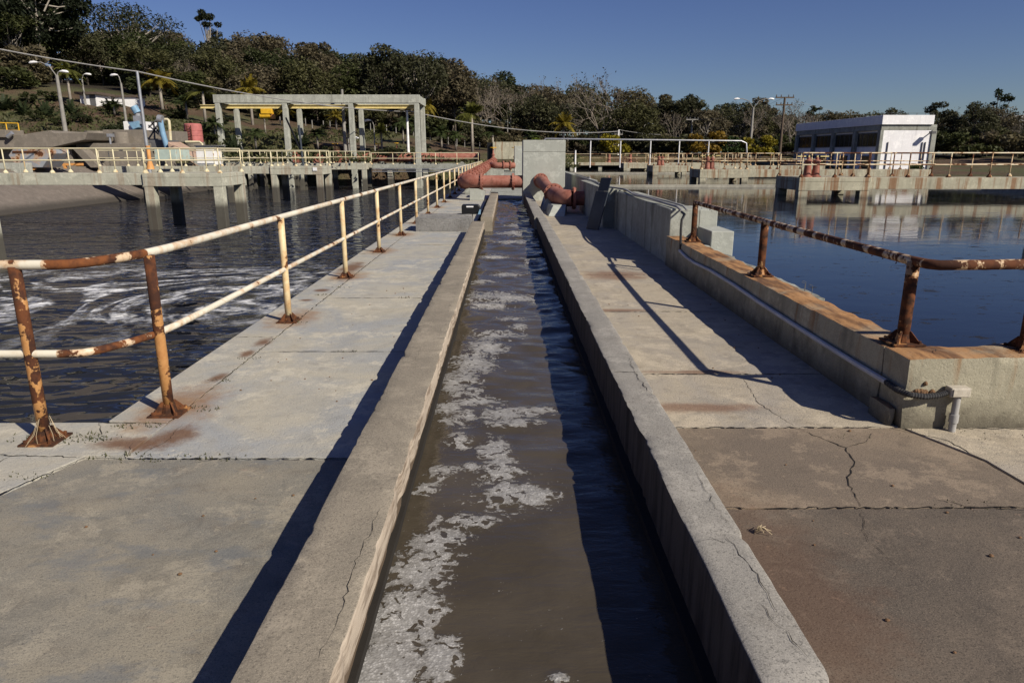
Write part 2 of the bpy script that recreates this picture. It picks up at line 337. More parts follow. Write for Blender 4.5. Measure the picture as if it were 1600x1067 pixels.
def leaf_mat(name):
    n = NT(name); oi = n.objcolor(); tint = oi.outputs['Color']
    a = n.noise(0.7, 3, 0.6); b = n.noise(6.0, 2, 0.6)
    c = n.mix(n.ramp(a, 0.35, 0.68), n.mix(1.0, tint, (0.6, 0.62, 0.6), 'MULTIPLY'), tint)
    c = n.mix(n.math('MULTIPLY', n.ramp(b, 0.5, 0.75), 0.5), c, n.mix(1.0, tint, (1.6, 1.45, 1.3), 'MULTIPLY'))
    n.fin(c, 0.6); n.b.inputs['Specular IOR Level'].default_value = 0.2
    tr = n.t.nodes.new('ShaderNodeBsdfTranslucent'); n.set(tr.inputs[0], c)
    mx = n.t.nodes.new('ShaderNodeMixShader'); mx.inputs[0].default_value = 0.3
    n.t.links.new(n.b.outputs[0], mx.inputs[1]); n.t.links.new(tr.outputs[0], mx.inputs[2]); n.t.links.new(mx.outputs[0], n.out.inputs[0])
    return n.m
M['leaf'] = leaf_mat('leaf')

def ground_mat():
    n = NT('hillside_ground'); P = n.sep(); a = n.noise(0.09, 6, 0.65); b = n.noise(0.6, 6, 0.7); f = n.noise(6.0, 4, 0.7)
    c = n.mix(n.ramp(a, 0.42, 0.56), (0.115, 0.07, 0.045), (0.095, 0.10, 0.042))
    c = n.mix(n.math('MULTIPLY', n.ramp(b, 0.45, 0.65), 0.5), c, (0.16, 0.125, 0.075))
    c = n.mix(n.math('MULTIPLY', n.ramp(f, 0.45, 0.7), 0.55), c, (0.03, 0.03, 0.015))
    dist = n.math('SQRT', n.math('ADD', n.math('MULTIPLY', P[0], P[0]), n.math('MULTIPLY', P[1], P[1])))
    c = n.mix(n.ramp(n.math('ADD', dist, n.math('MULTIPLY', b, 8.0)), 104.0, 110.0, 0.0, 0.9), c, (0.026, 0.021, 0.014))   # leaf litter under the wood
    return n.fin(c, 1.0, n.bump(n.math('ADD', b, f), 1.0, 0.25))
M['ground'] = ground_mat()

def tank_water(name, base, s1, s2, strength, foam=None, specks=False):
    n = NT(name); P = n.sep()
    w1 = n.noise(1.0, 2, 0.5, v=n.vec((s1, s1 * 1.9, 1)), dist=0.9); w2 = n.noise(1.0, 1, 0.5, v=n.vec((s2, s2 * 1.6, 1)), dist=0.6)
    h = n.math('ADD', w1, n.math('MULTIPLY', w2, 0.28))
    nb = n.bump(h, strength, 0.42)
    c = base; rough = 0.04
    if foam:
        cx, cy, rx, ry = foam
        dx = n.math('DIVIDE', n.math('SUBTRACT', P[0], cx), rx); dy = n.math('DIVIDE', n.math('SUBTRACT', P[1], cy), ry)
        d = n.math('SQRT', n.math('ADD', n.math('MULTIPLY', dx, dx), n.math('MULTIPLY', dy, dy)))
        env = n.ramp(d, 0.25, 1.1, 1.0, 0.0)
        s = n.noise(1.0, 4, 0.55, v=n.vec((0.26, 0.24, 1)), dist=2.4)
        rid = n.math('ABSOLUTE', n.math('SUBTRACT', s, 0.5))
        m = n.math('MULTIPLY', n.ramp(rid, 0.0, 0.075, 1.0, 0.0), env)
        m = n.math('MULTIPLY', m, n.ramp(n.noise(3.0, 5, 0.8), 0.36, 0.62))
        fleck = n.math('MULTIPLY', n.ramp(n.noise(5.0, 3, 0.7), 0.73, 0.76), 0.45)
        m = n.math('MAXIMUM', m, n.math('MULTIPLY', fleck, n.ramp(d, 0.5, 2.2, 1.0, 0.15)))
        c = n.mix(m, base, (0.72, 0.73, 0.74)); rough = n.mix(m, (0.04,) * 3, (0.7,) * 3)
    if specks:
        zone = n.ramp(n.noise(0.16, 3, 0.5, v=n.vec((1, 2.2, 1), (4, 0, 0))), 0.42, 0.6)
        sp = n.math('MULTIPLY', n.ramp(n.noise(2.6, 4, 0.75, v=n.vec((1, 2.0, 1))), 0.60, 0.64), zone)
        c = n.mix(sp, base, (0.02, 0.018, 0.015)); rough = n.mix(sp, (0.06,) * 3, (0.6,) * 3)
        film = n.ramp(n.noise(0.5, 5, 0.6, v=n.vec((1, 2.4, 1))), 0.5, 0.75)
        rough = n.mix(n.math('MULTIPLY', film, 0.6), rough, (0.2,) * 3)
    m_ = n.fin(c, rough, nb); n.b.inputs['IOR'].default_value = 1.333; n.b.inputs['Specular IOR Level'].default_value = 0.5
    return m_
M['water_left'] = tank_water('rippled_tank_water', (0.018, 0.020, 0.026), 0.6, 1.9, 1.0, foam=(-9.5, 16.6, 9.5, 5.6))
M['water_right'] = tank_water('still_tank_water', (0.008, 0.010, 0.016), 0.5, 2.5, 0.01, specks=True)

def canal_water_mat():
    n = NT('murky_canal_water'); at_ = n.t.nodes.new('ShaderNodeAttribute'); at_.attribute_name = 'foam'
    fld = at_.outputs['Fac']
    e1 = n.noise(9.0, 6, 0.65, dist=0.8); e2 = n.noise(46.0, 3, 0.6)
    t = n.math('ADD', fld, n.math('ADD', n.math('MULTIPLY', n.math('SUBTRACT', e1, 0.5), 2.3), n.math('MULTIPLY', n.math('SUBTRACT', e2, 0.5), 0.16)))
    m = n.ramp(t, 0.5, 0.62)
    hole = n.ramp(n.math('ADD', n.noise(20.0, 3, 0.55, dist=0.5), n.math('MULTIPLY', fld, 0.22)), 0.575, 0.625)
    m = n.math('MULTIPLY', m, hole)
    vor = n.t.nodes.new('ShaderNodeTexVoronoi'); vor.inputs['Scale'].default_value = 95; n.set(vor.inputs['Vector'], n.vec((1, 1, 1)))
    bub = vor.outputs['Distance']
    specks = n.math('MULTIPLY', n.ramp(n.noise(55.0, 2, 0.5), 0.69, 0.72), n.ramp(t, 0.0, 0.35))
    m = n.math('MAXIMUM', m, n.math('MULTIPLY', specks, 0.6))
    body = n.mix(n.ramp(n.noise(2.0, 4, 0.6), 0.35, 0.65), (0.058, 0.048, 0.034), (0.074, 0.062, 0.046))
    fc = n.mix(n.ramp(bub, 0.15, 0.6), (0.50, 0.495, 0.485), (0.31, 0.305, 0.295))
    fc = n.mix(n.ramp(e2, 0.40, 0.62), (0.25, 0.245, 0.235), fc)
    c = n.mix(n.math('MULTIPLY', m, n.ramp(t, 0.45, 1.1, 0.62, 1.0)), body, fc)
    h = n.math('ADD', n.math('MULTIPLY', bub, -0.5), n.math('MULTIPLY', e2, 0.6))
    nb = n.bump(n.math('MULTIPLY', m, n.math('ADD', h, 0.7)), 0.55, 0.006)
    rp = n.noise(1.0, 4, 0.6, v=n.vec((5, 13, 1)), dist=0.4)
    nb = n.bump(rp, 0.35, 0.02, nb)
    r = n.mix(m, (0.05,) * 3, (0.42,) * 3)
    m_ = n.fin(c, r, nb); n.b.inputs['IOR'].default_value = 1.333; n.b.inputs['Specular IOR Level'].default_value = 0.5
    return m_
M['water_canal'] = canal_water_mat()

# ------------------------------------------------------------------ terrain
SKYLINE = [(-400, 20), (0, 62), (160, 62), (200, 50), (250, 50), (300, 62), (330, 68), (370, 56), (410, 62), (440, 76), (500, 82), (560, 90), (640, 88), (690, 90), (705, 104), (760, 113), (800, 120), (850, 122), (900, 129), (950, 142), (1000, 149), (1050, 155), (1110, 158), (1150, 166), (1200, 173), (1250, 180), (1300, 186), (1600, 190), (2000, 190)]
EDGE = [(-400, 128), (0, 150), (100, 152), (200, 160), (300, 166), (400, 185), (500, 196), (640, 207), (720, 226), (800, 236), (900, 239), (1250, 242), (2000, 244)]
def lerp_tab(tab, x): return np.interp(x, [a for a, b in tab], [b for a, b in tab])
K = 0.966 / 1100.0
def ground_z(x, y):
    x = np.asarray(x, float); y = np.asarray(y, float); d = np.maximum(np.hypot(x, y), 1.0)
    px = 792 + 1140 * x / np.maximum(y, 20.0); px = np.clip(px, -380, 1980)
    g0 = np.interp(x, [-60, -30, -12, 0, 28, 60], [0.75, 0.7, 0.7, 0.4, 0.0, -0.15])
    g1 = 1.63 + (241 - lerp_tab(EDGE, px)) * 105 * K
    g2 = 1.63 + (241 - lerp_tab(SKYLINE, px)) * 185 * K - 14.0
    g2 = np.maximum(g2, g1 * 0.9)
    z = np.interp(d, [0, 1], [0, 0]) + g0
    t1 = np.clip((d - 64) / (105 - 64), 0, 1); z = g0 + (g1 - g0) * t1
    t2 = np.clip((d - 105) / 80, 0, 1); z = np.where(d > 105, g1 + (g2 - g1) * t2, z)
    z = np.where(d > 185, g2 + (d - 185) * -0.02, z)
    z = z + (vnoise(x * 0.12, y * 0.12, 3) - 0.5) * 0.6 * np.clip((d - 66) / 20, 0, 1)
    return z
def hit(px, py, y0=60.0):
    """where the line of sight through that spot of the photograph meets the hillside"""
    for Y in np.arange(y0, 140, .25):
        q = at(px, py, Y)
        if q[2] <= float(ground_z(q[0], q[1])) and math.hypot(q[0], q[1]) > 62: return Y
    return 96.0
XB0, XB1, YB1 = -31.0, 27.5, 92.0           # basin rectangle, left bank top to right rim
xs = np.unique(np.concatenate([np.linspace(-900, -260, 6), np.linspace(-240, XB0 - 0.02, 60), [XB0], np.linspace(XB0 + 1, XB1 - 1, 30), [XB1, XB1 + 0.02], np.linspace(XB1 + 2, 300, 70), np.linspace(340, 1200, 8)]))
ys = np.unique(np.concatenate([np.linspace(-400, -20, 6), np.linspace(0, 66, 12), np.linspace(68, 230, 95), np.linspace(245, 400, 10), np.linspace(450, 1800, 8)]))
gx, gy = np.meshgrid(xs, ys)
gz = ground_z(gx, gy)
inside = (gx > XB0 - 0.01) & (gx < XB1 + 0.01) & (gy < np.where(gx < 2.0, 76.0, YB1))
gz = np.where(inside, -3.0, gz)
nx, ny = len(xs), len(ys)
tm = MB(); tm.v = [(float(a), float(b), float(c)) for a, b, c in zip(gx.ravel(), gy.ravel(), gz.ravel())]
tm.f = [(j * nx + i, j * nx + i + 1, (j + 1) * nx + i + 1, (j + 1) * nx + i) for j in range(ny - 1) for i in range(nx - 1)]
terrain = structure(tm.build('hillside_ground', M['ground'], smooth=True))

# ------------------------------------------------------------------ tank waters
WL, WR, WC = -1.56, -0.2, -0.08
def sheet(name, x0, x1, y0, y1, z, mat):
    m = MB(); m.add([(x0, y0, z), (x1, y0, z), (x1, y1, z), (x0, y1, z)], [(0, 1, 2, 3)]); return structure(m.build(name, mat))
sheet('tank_water', -30.5, -2.45, -12, 76, WL, M['water_left'])
sheet('tank_water', 2.6, 27.6, -12, YB1 + 0.5, WR, M['water_right'])

# canal water: displaced grid with a foam density attribute
FOAM = [(-0.43, 2.08, 0.133, 0.191), (-0.38, 2.37, 0.123, 0.236), (-0.38, 2.62, 0.121, 0.233), (-0.33, 2.87, 0.131, 0.191), (-0.19, 3.06, 0.154, 0.086), (-0.43, 3.39, 0.074, 0.073), (-0.37, 3.6, 0.089, 0.098), (-0.29, 4.04, 0.087, 0.12), (-0.21, 3.67, 0.051, 0.067), (-0.16, 3.89, 0.046, 0.131), (0.02, 3.36, 0.201, 0.159), (0.12, 3.32, 0.149, 0.106), (-0.05, 3.63, 0.125, 0.182), (-0.07, 3.94, 0.096, 0.192), (0.03, 4.35, 0.232, 0.08), (-0.01, 4.53, 0.219, 0.123), (0.17, 4.59, 0.177, 0.076), (-0.31, 4.48, 0.13, 0.193), (-0.41, 4.61, 0.098, 0.254), (-0.38, 5.18, 0.173, 0.345), (-0.28, 5.7, 0.188, 0.411), (-0.19, 6.18, 0.175, 0.262), (-0.08, 6.64, 0.249, 0.225), (-0.22, 4.79, 0.184, 0.109), (-0.18, 8.55, 0.355, 0.281), (0.06, 8.46, 0.47, 0.197), (-0.24, 8.05, 0.261, 0.179), (-0.33, 9.67, 0.178, 0.153), (-0.02, 10.2, 0.234, 0.169), (0.1, 14.04, 0.318, 0.313), (-0.24, 12.06, 0.275, 0.233), (0.39, 11.47, 0.126, 0.282), (0.36, 17.7, 0.399, 0.491), (0.11, 15.8, 0.4, 0.393), (0.17, 2.01, 0.043, 0.03), (-0.23, 2.11, 0.067, 0.13), (-0.42, 2.29, 0.096, 0.185), (-0.47, 2.02, 0.065, 0.151), (0.02, 7.32, 0.137, 0.15), (0.11, 6.98, 0.098, 0.11), (-0.45, 1.7, 0.2, 0.4), (-0.3, 1.5, 0.2, 0.3)]
cx_ = np.linspace(-0.56, 0.72, 66)
cyl_ = [0.3]
while cyl_[-1] < 40: cyl_.append(cyl_[-1] + 0.022 + 0.0028 * max(0, cyl_[-1] - 2))
cy_ = np.array(cyl_); gx, gy = np.meshgrid(cx_, cy_)
amp = np.interp(gy, [0, 3, 5, 8, 12, 20, 40], [0.003, 0.006, 0.016, 0.024, 0.032, 0.04, 0.04])
n1 = vnoise(gx * 3.0 + gy * 0.7, gy * 6.0 - gx * 1.2, 1) - 0.5; n2 = vnoise(gx * 7.0 + 9, gy * 11.0 + gx * 2.0, 2) - 0.5; n3 = vnoise(gx * 1.6, gy * 2.4, 5) - 0.5
gz = WC + amp * (1.6 * n1 + 0.7 * n2 + 1.4 * n3)
fo = np.zeros_like(gx)
for (a, b, c, d) in FOAM:
    fo = np.maximum(fo, 1.30 - 0.66 * np.sqrt(((gx - a) / c) ** 2 + ((gy - b) / d) ** 2))
fo = np.clip(fo, -0.6, 1.15) * 0.85 + np.interp(gy, [0, 2.4, 2.9, 3.2], [.12, .1, 0, 0]) * (gx < -.2)
gz += np.clip(fo - 0.5, 0, 0.3) * 0.02
nx, ny = len(cx_), len(cy_)
wm = MB(); wm.v = list(zip(gx.ravel().tolist(), gy.ravel().tolist(), gz.ravel().tolist()))
wm.f = [(j * nx + i, j * nx + i + 1, (j + 1) * nx + i + 1, (j + 1) * nx + i) for j in range(ny - 1) for i in range(nx - 1)]
cw = structure(wm.build('canal_water', M['water_canal'], smooth=True))
att = cw.data.attributes.new('foam', 'FLOAT', 'POINT'); att.data.foreach_set('value', fo.ravel().astype(np.float32))

# ------------------------------------------------------------------ walkways (slabs with open joints)
def slab(parent, poly, z0, z1, mat, name='slab'):
    """concrete slab with slightly uneven level and worn arris"""
    m = MB(); m.prism(poly, 'z', z0, z1)
    return m.build(name, mat, parent, bevel=0.003)
wl = structure(bpy.data.objects.new('walkway', None)); col.objects.link(wl)
wr = structure(bpy.data.objects.new('walkway', None)); col.objects.link(wr)
# bedding a little below the slabs so that the joints read as dark gaps
b = MB(); b.box(-2.48, -0.5, -3.0, 76, -2.6, -0.035); b.box(-9.0, -2.5, -6.0, 4.08, -2.6, -0.035); b.build('bedding', M['crack'], wl)
b = MB(); b.box(0.64, 2.62, -3.0, 26, -2.6, -0.035); b.box(2.62, 9.0, -6.0, 3.9, -2.6, -0.035); b.build('bedding', M['crack'], wr)
G = 0.007
lj = [3.62, 5.80, 8.11, 10.7, 13.1, 15.44, 18.2, 21.0, 23.8, 26.4, 32, 38, 44, 50, 56, 62, 69]
for i, y0 in enumerate(lj[:-1]):
    slab(wl, [(-2.13 + G, y0 + G), (-0.755, y0 + G), (-0.755, lj[i + 1] - G), (-2.13 + G, lj[i + 1] - G)], -0.2, rng.uniform(-0.002, 0.002), M['walk_left'])
slab(wl, [(-2.34, 3.62 - G), (-3.05, 1.75), (-3.3, -1.0), (-0.755, -1.0), (-0.755, 3.60 - G)], -0.2, 0.0, M['walk_left_near'])
slab(wl, [(-2.36, 3.66), (-3.07, 1.78), (-3.35, -1.0), (-9, -1.0), (-9, 3.72), (-2.85, 3.66)], -0.2, 0.001, M['walk_left'])
ej = [4.16, 6.3, 9.3, 11.9, 14.5, 17.1, 19.7, 24.9, 30.1, 40, 50, 60, 69]
for i, y0 in enumerate(ej[:-1]):
    slab(wl, [(-2.52, y0 + (0.0 if i else 0.03)), (-2.13 - G, y0 + G), (-2.13 - G, ej[i + 1] - G), (-2.52, ej[i + 1] - G)], -0.35, rng.uniform(-0.003, 0.002), M['walk_left'], 'edge_slab')
slab(wl, [(-9, 3.74), (-2.9, 3.68), (-2.42, 3.66), (-2.15, 3.68), (-2.13 - G, 4.15), (-2.56, 4.17), (-9, 4.12)], -0.35, 0.0, M['walk_left'], 'edge_slab')
slab(wl, [(-2.13 + G, 3.63), (-2.10, 3.63), (-2.10, 4.16), (-2.13 + G, 4.16)], -0.2, -0.001, M['walk_left'], 'edge_slab')
f = MB(); f.box(-2.50, -2.30, 4.1, 76, -2.6, -0.3); f.box(-9, -2.4, 3.8, 4.10, -2.6, -0.3); f.build('tank_side', M['grey'], wl)
# right walkway
rj = [4.05, 5.14, 7.36, 9.72, 12.1, 14.5, 17.0, 19.5, 22, 26]
for i, y0 in enumerate(rj[:-1]):
    slab(wr, [(0.885, y0 + G), (2.46, y0 + G), (2.46, rj[i + 1] - G), (0.885, rj[i + 1] - G)], -0.2, rng.uniform(-0.002, 0.002), M['walk_right'])
slab(wr, [(0.885, 3.03 + G), (2.65, 3.03 + G), (2.62, 3.55), (2.42, 4.04), (0.885, 4.05 - G)], -0.2, 0.0, M['walk_right_mid'])
slab(wr, [(0.885, -1.0), (9, -1.0), (9, 3.05 - G), (0.885, 3.03 - G)], -0.2, -0.001, M['walk_right_near'])
slab(wr, [(2.67, 3.06), (9, 3.06), (9, 4.3), (2.44, 4.3), (2.44, 4.06), (2.64, 3.57)], -0.2, 0.001, M['walk_right'])
# centre strip beyond the inlet chamber
cs = MB(); cs.box(-0.74, 2.55, 27.2, 76, -2.6, 0.0); cs.build('deck', M['grey'], wr, bevel=0.01)

def ribbon(parent, pts, w, z, mat=None, seed=0, name='crack'):
    r = random.Random(seed); q = []
    for (a, b) in zip(pts[:-1], pts[1:]):
        L = math.hypot(b[0] - a[0], b[1] - a[1]); k = max(2, int(L / 0.03))
        for i in range(k):
            t = i / k; q.append((a[0] + (b[0] - a[0]) * t + r.uniform(-.009, .009), a[1] + (b[1] - a[1]) * t + r.uniform(-.009, .009)))
    q.append(pts[-1]); m = MB(); vs_ = []; n = len(q)
    for i, p in enumerate(q):
        a, b = q[max(0, i - 1)], q[min(n - 1, i + 1)]; dx, dy = b[0] - a[0], b[1] - a[1]; L = math.hypot(dx, dy) or 1
        ww = w * (.62 if name == 'crack' else 1) * r.uniform(0.2, 1.0) * min(1.0, 0.35 + 3 * min(i, n - 1 - i) / n)
        vs_ += [(p[0] - dy / L * ww / 2, p[1] + dx / L * ww / 2, z), (p[0] + dy / L * ww / 2, p[1] - dx / L * ww / 2, z)]
    m.add(vs_, [(2 * i, 2 * i + 1, 2 * i + 3, 2 * i + 2) for i in range(n - 1)])
    return m.build(name, mat or M['crack'], parent)
CR = [(wr, [(1.77, 5.02), (1.70, 4.49), (1.78, 4.08)], .008), (wr, [(1.78, 4.04), (1.94, 3.74), (1.91, 3.56), (1.76, 3.33), (1.69, 3.04)], .014), (wr, [(1.94, 3.74), (2.11, 3.83), (2.2, 3.95)], .010),
      (wr, [(2.34, 4.05), (2.59, 3.84), (2.62, 3.54), (2.65, 3.1)], .014), (wr, [(1.68, 3.02), (1.57, 2.75), (1.6, 2.5)], .005), (wr, [(2.1, 3.1), (2.2, 3.04), (2.45, 3.0)], .012),
      (wl, [(-2.19, 3.83), (-2.12, 3.66)], .006), (wl, [(-2.03, 4.15), (-2.0, 3.9), (-2.06, 3.63)], .006), (wl, [(-1.7, 3.55), (-1.62, 3.61), (-1.5, 3.64)], .012), (wl, [(-2.75, 3.68), (-2.8, 3.55), (-2.72, 3.45)], .010), (wl, [(-2.56, 4.15), (-2.45, 3.98), (-2.5, 3.85)], .01)]
for i, (p_, pts, w) in enumerate(CR): ribbon(p_, pts, w, 0.0028, seed=i)

JT = [(wl, (-2.1, y), (-0.76, y)) for y in lj[1:10]] + [(wl, (-2.34, 3.62), (-0.76, 3.61)), (wl, (-2.13, 4.16), (-2.13, 15.4)), (wl, (-2.13, 16.6), (-2.13, 26)), (wl, (-2.35, 3.64), (-3.06, 1.77)), (wl, (-2.85, 3.67), (-2.4, 3.64)), (wl, (-2.56, 4.16), (-2.14, 4.15))] + [(wl, (-2.5, y), (-2.14, y)) for y in ej[1:7]] \
   + [(wr, (0.9, y), (2.4, y)) for y in rj[1:8]] + [(wr, (0.9, 4.05), (2.4, 4.05)), (wr, (0.9, 3.03), (2.65, 3.03)), (wr, (2.65, 3.04), (4.5, 3.05)), (wr, (2.43, 4.03), (4.5, 4.0))]
for i, (p_, a_, b_) in enumerate(JT): ribbon(p_, [a_, b_],   .013, 0.0026, seed=300 + i, name='joint_dirt')
# weeds along joints: one mass per walkway
def weeds(parent, spots, seed):
    r = random.Random(seed); m = MB()
    for (x, y, rad, nn, h) in spots:
        nn = int(nn * .55); h *= .8
        for _ in range(nn):
            a = r.uniform(0, 6.283); q = rad * math.sqrt(r.random()); px, py = x + q * math.cos(a) * 2.2, y + q * math.sin(a) * 0.7
            hh = h * r.uniform(0.4, 1.2); b_ = r.uniform(0, 6.283); dx, dy = math.cos(b_) * 0.006, math.sin(b_) * 0.006; lx, ly = r.uniform(-.5, .5) * hh * 1.6, r.uniform(-.5, .5) * hh * 1.6
            m.add([(px - dx, py - dy, -0.005), (px + dx, py + dy, -0.005), (px + lx, py + ly, hh)], [(0, 1, 2)])
    o = m.build('weeds', M['weed'], parent); o['kind'] = 'stuff'
weeds(wl, [(-2.1, 3.64, .12, 60, .02), (-1.85, 3.63, .1, 60, .02), (-1.6, 3.63, .08, 40, .02), (-2.45, 3.93, .1, 70, .025), (-2.62, 3.9, .12, 120, .03), (-2.9, 3.9, .1, 60, .02), (-2.3, 4.1, .08, 80, .025), (-2.05, 4.4, .08, 60, .03), (-2.13, 5.0, .05, 40, .02), (-2.13, 5.6, .05, 40, .02), (-2.15, 6.85, .08, 50, .025), (-2.12, 8.8, .08, 60, .02), (-2.2, 8.3, .05, 40, .03), (-2.55, 3.4, .08, 50, .02), (-2.75, 3.0, .06, 40, .02), (-1.4, 5.8, .06, 20, .02), (-1.2, 8.11, .06, 20, .03)], 3)
weeds(wr, [(2.6, 4.0, .2, 60, .012), (3.0, 3.98, .25, 60, .012), (2.2, 3.05, .08, 40, .012), (2.05, 3.9, .06, 30, .01)], 4)

# ------------------------------------------------------------------ canal walls
def eroded_wall(name, x0, x1, y0, y1, zt, zb, mat, parent, lip=None, seed=0, step=0.05, rough=0.0028, chip=0.013):
    """wall swept along Y with a rounded, chipped cross-section"""
    nn = max(4, int((y1 - y0) / step)); ys_ = np.linspace(y0, y1, nn + 1)
    rr = 0.010; prof = []
    prof += [(x0, zb), (x0, zt - 0.06), (x0, zt - rr), (x0 + rr * .3, zt - rr * .3), (x0 + rr, zt)]
    for k in (0.25, 0.5, 0.75): prof.append((x0 + (x1 - x0) * k, zt))
    prof += [(x1 - rr, zt), (x1 - rr * .3, zt - rr * .3), (x1, zt - rr), (x1, zt - 0.06)]
    if lip: prof += [(x1, lip[0]), (x1 - lip[1], lip[0] - 0.015), (x1 - lip[1], zb)]
    else: prof += [(x1, zb)]
    np_ = len(prof); V = []
    for j, y in enumerate(ys_):
        for i, (x, z) in enumerate(prof):
            outer = i in (1, 2, 3, 4); inner = np_ - 6 <= i <= np_ - 2
            e = 0.0
            if outer or inner:
                s_ = seed + (0 if outer else 50)
                e = (float(vnoise(y * 2.2, s_, 1)) - .5) * rough * 2 + (float(vnoise(y * 9, s_, 2)) - .5) * rough + (float(vnoise(y * 24, s_, 8)) - .5) * rough * .6
                c = float(vnoise(y * 4.3, s_ + 7, 4)) * .6 + float(vnoise(y * 17, s_ + 3, 4)) * .4; e -= max(0, c - 0.66) * chip * 5
            zz = (float(vnoise(y * 5, i * 1.7 + seed, 6)) - .5) * 0.004 if z > zt - 0.05 else 0
            if i in (2, 3, 4) or (inner and z > zt - .03): zz += min(0, e) * 0.6
            V.append((x - e if outer else x + e if inner else x, y, z + zz))
    m = MB(); Fs = [(j * np_ + i, j * np_ + i + 1, (j + 1) * np_ + i + 1, (j + 1) * np_ + i) for j in range(nn) for i in range(np_ - 1)]
    Fs.append(tuple(range(np_ - 1, -1, -1))); Fs.append(tuple(range(nn * np_, (nn + 1) * np_))); m.add(V, [tuple(reversed(f_)) for f_ in Fs])
    o = m.build(name, mat, parent, smooth=True); return o
cwl = thing('canal_wall', 'low worn concrete wall along the lit side of the canal', 'wall')
eroded_wall('wall_segment', -0.752, -0.475, -1.0, 8.3, 0.25, -0.6, M['wall_left'], cwl, lip=(0.14, 0.05), seed=3, step=0.03)
eroded_wall('wall_segment', -0.75, -0.478, 8.306, 15.15, 0.25, -0.6, M['wall_left'], cwl, lip=(0.14, 0.05), seed=23, step=0.06)
eroded_wall('wall_segment', -0.60, -0.33, 16.2, 27.0, 0.25, -0.6, M['wall_left'], cwl, seed=33, step=0.1)
cwr = thing('canal_wall', 'low grey concrete wall along the shaded side of the canal', 'wall')
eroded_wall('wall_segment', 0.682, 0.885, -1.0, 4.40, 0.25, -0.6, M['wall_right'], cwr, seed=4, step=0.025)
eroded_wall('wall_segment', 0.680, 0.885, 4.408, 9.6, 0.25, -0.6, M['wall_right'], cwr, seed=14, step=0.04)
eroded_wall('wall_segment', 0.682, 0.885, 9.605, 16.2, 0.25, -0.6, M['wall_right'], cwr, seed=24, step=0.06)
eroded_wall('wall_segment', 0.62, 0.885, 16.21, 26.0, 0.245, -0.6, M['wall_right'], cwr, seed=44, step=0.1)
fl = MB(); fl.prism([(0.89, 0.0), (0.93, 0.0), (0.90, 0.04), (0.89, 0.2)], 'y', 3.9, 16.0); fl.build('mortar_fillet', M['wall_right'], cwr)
CWC = [(cwr, [(0.86, 4.72), (0.83, 4.42), (0.84, 4.2), (0.86, 3.95)], .009), (cwr, [(0.70, 4.404), (0.87, 4.404)], .012), (cwr, [(0.69, 2.32), (0.76, 2.33), (0.81, 2.30)], .006), (cwr, [(0.82, 2.35), (0.845, 2.1), (0.84, 1.9)], .006), (cwr, [(0.80, 1.95), (0.83, 1.8), (0.85, 1.7)], .006), (cwr, [(0.855, 2.9), (0.84, 2.6), (0.86, 2.4)], .004),
       (cwl, [(-0.51, 2.6), (-0.53, 2.2), (-0.52, 1.9), (-0.535, 1.7)], .005), (cwl, [(-0.74, 5.05), (-0.66, 5.0), (-0.58, 5.08)], .004), (cwl, [(-0.55, 6.6), (-0.53, 6.2)], .004), (cwl, [(-0.63, 5.0), (-0.64, 4.7), (-0.66, 4.6)], .003)]
for i, (p_, pts, w) in enumerate(CWC): ribbon(p_, pts, w, 0.2525, seed=40 + i)
# canal bed and end
bd = MB(); bd.box(-0.76, 0.9, -1.0, 42, -0.9, -0.55); structure(bd.build('canal_bed', M['crack']))

# ------------------------------------------------------------------ parapet and tall wall, right
pp = thing('parapet_wall', 'low concrete parapet with orange rust along its top and broken corner', 'wall')
def rough_block(name, x0, x1, y0, y1, z0, z1, mat, parent, nx=4, ny=60, nz=5, amp=0.006, ztilt=0.0, seed=0):
    import itertools
    X = np.linspace(x0, x1, nx + 1); Yv = np.linspace(y0, y1, ny + 1); Zv = np.linspace(z0, z1, nz + 1); idx = {}; V = []; Fs = []
    def vid(i, j, k):
        key = (i, j, k)
        if key not in idx:
            x, y, z = X[i], Yv[j], Zv[k]; n = lambda s: (float(vnoise(x * 6 + z * 9, y * 6 + z * 5, seed + s)) - .5) * 2 * amp
            ed = (i in (0, nx)) + (j in (0, ny)) + (k == nz); e = amp * 2.2 * float(vnoise(x * 11 + y * 9, z * 11, seed + 9)) if ed > 1 else 0
            zz = z + (ztilt * (x - x0) if k == nz else 0)
            V.append((x + n(1) - e * (1 if i == nx else -1 if i == 0 else 0), y + n(2) - e * (1 if j == ny else -1 if j == 0 else 0), zz + (n(3) - e if k == nz else 0))); idx[key] = len(V) - 1
        return idx[key]
    for j in range(ny):
        for k in range(nz):
            Fs.append((vid(0, j + 1, k), vid(0, j, k), vid(0, j, k + 1), vid(0, j + 1, k + 1))); Fs.append((vid(nx, j, k), vid(nx, j + 1, k), vid(nx, j + 1, k + 1), vid(nx, j, k + 1)))
        for i in range(nx): Fs.append((vid(i, j, nz), vid(i + 1, j, nz), vid(i + 1, j + 1, nz), vid(i, j + 1, nz)))
    for i in range(nx):
        for k in range(nz):
            Fs.append((vid(i, 0, k), vid(i + 1, 0, k), vid(i + 1, 0, k + 1), vid(i, 0, k + 1))); Fs.append((vid(i + 1, ny, k), vid(i, ny, k), vid(i, ny, k + 1), vid(i + 1, ny, k + 1)))
    m = MB(); m.add(V, Fs); return m.build(name, mat, parent, smooth=True)
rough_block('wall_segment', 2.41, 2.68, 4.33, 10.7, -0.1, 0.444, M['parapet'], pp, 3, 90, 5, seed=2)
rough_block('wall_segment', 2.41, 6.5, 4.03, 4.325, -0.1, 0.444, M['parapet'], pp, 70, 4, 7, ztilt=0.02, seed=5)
rough_block('buttress', 2.35, 2.405, 4.07, 4.32, -0.05, 0.12, M['parapet'], pp, 2, 7, 3, amp=0.008, seed=8)
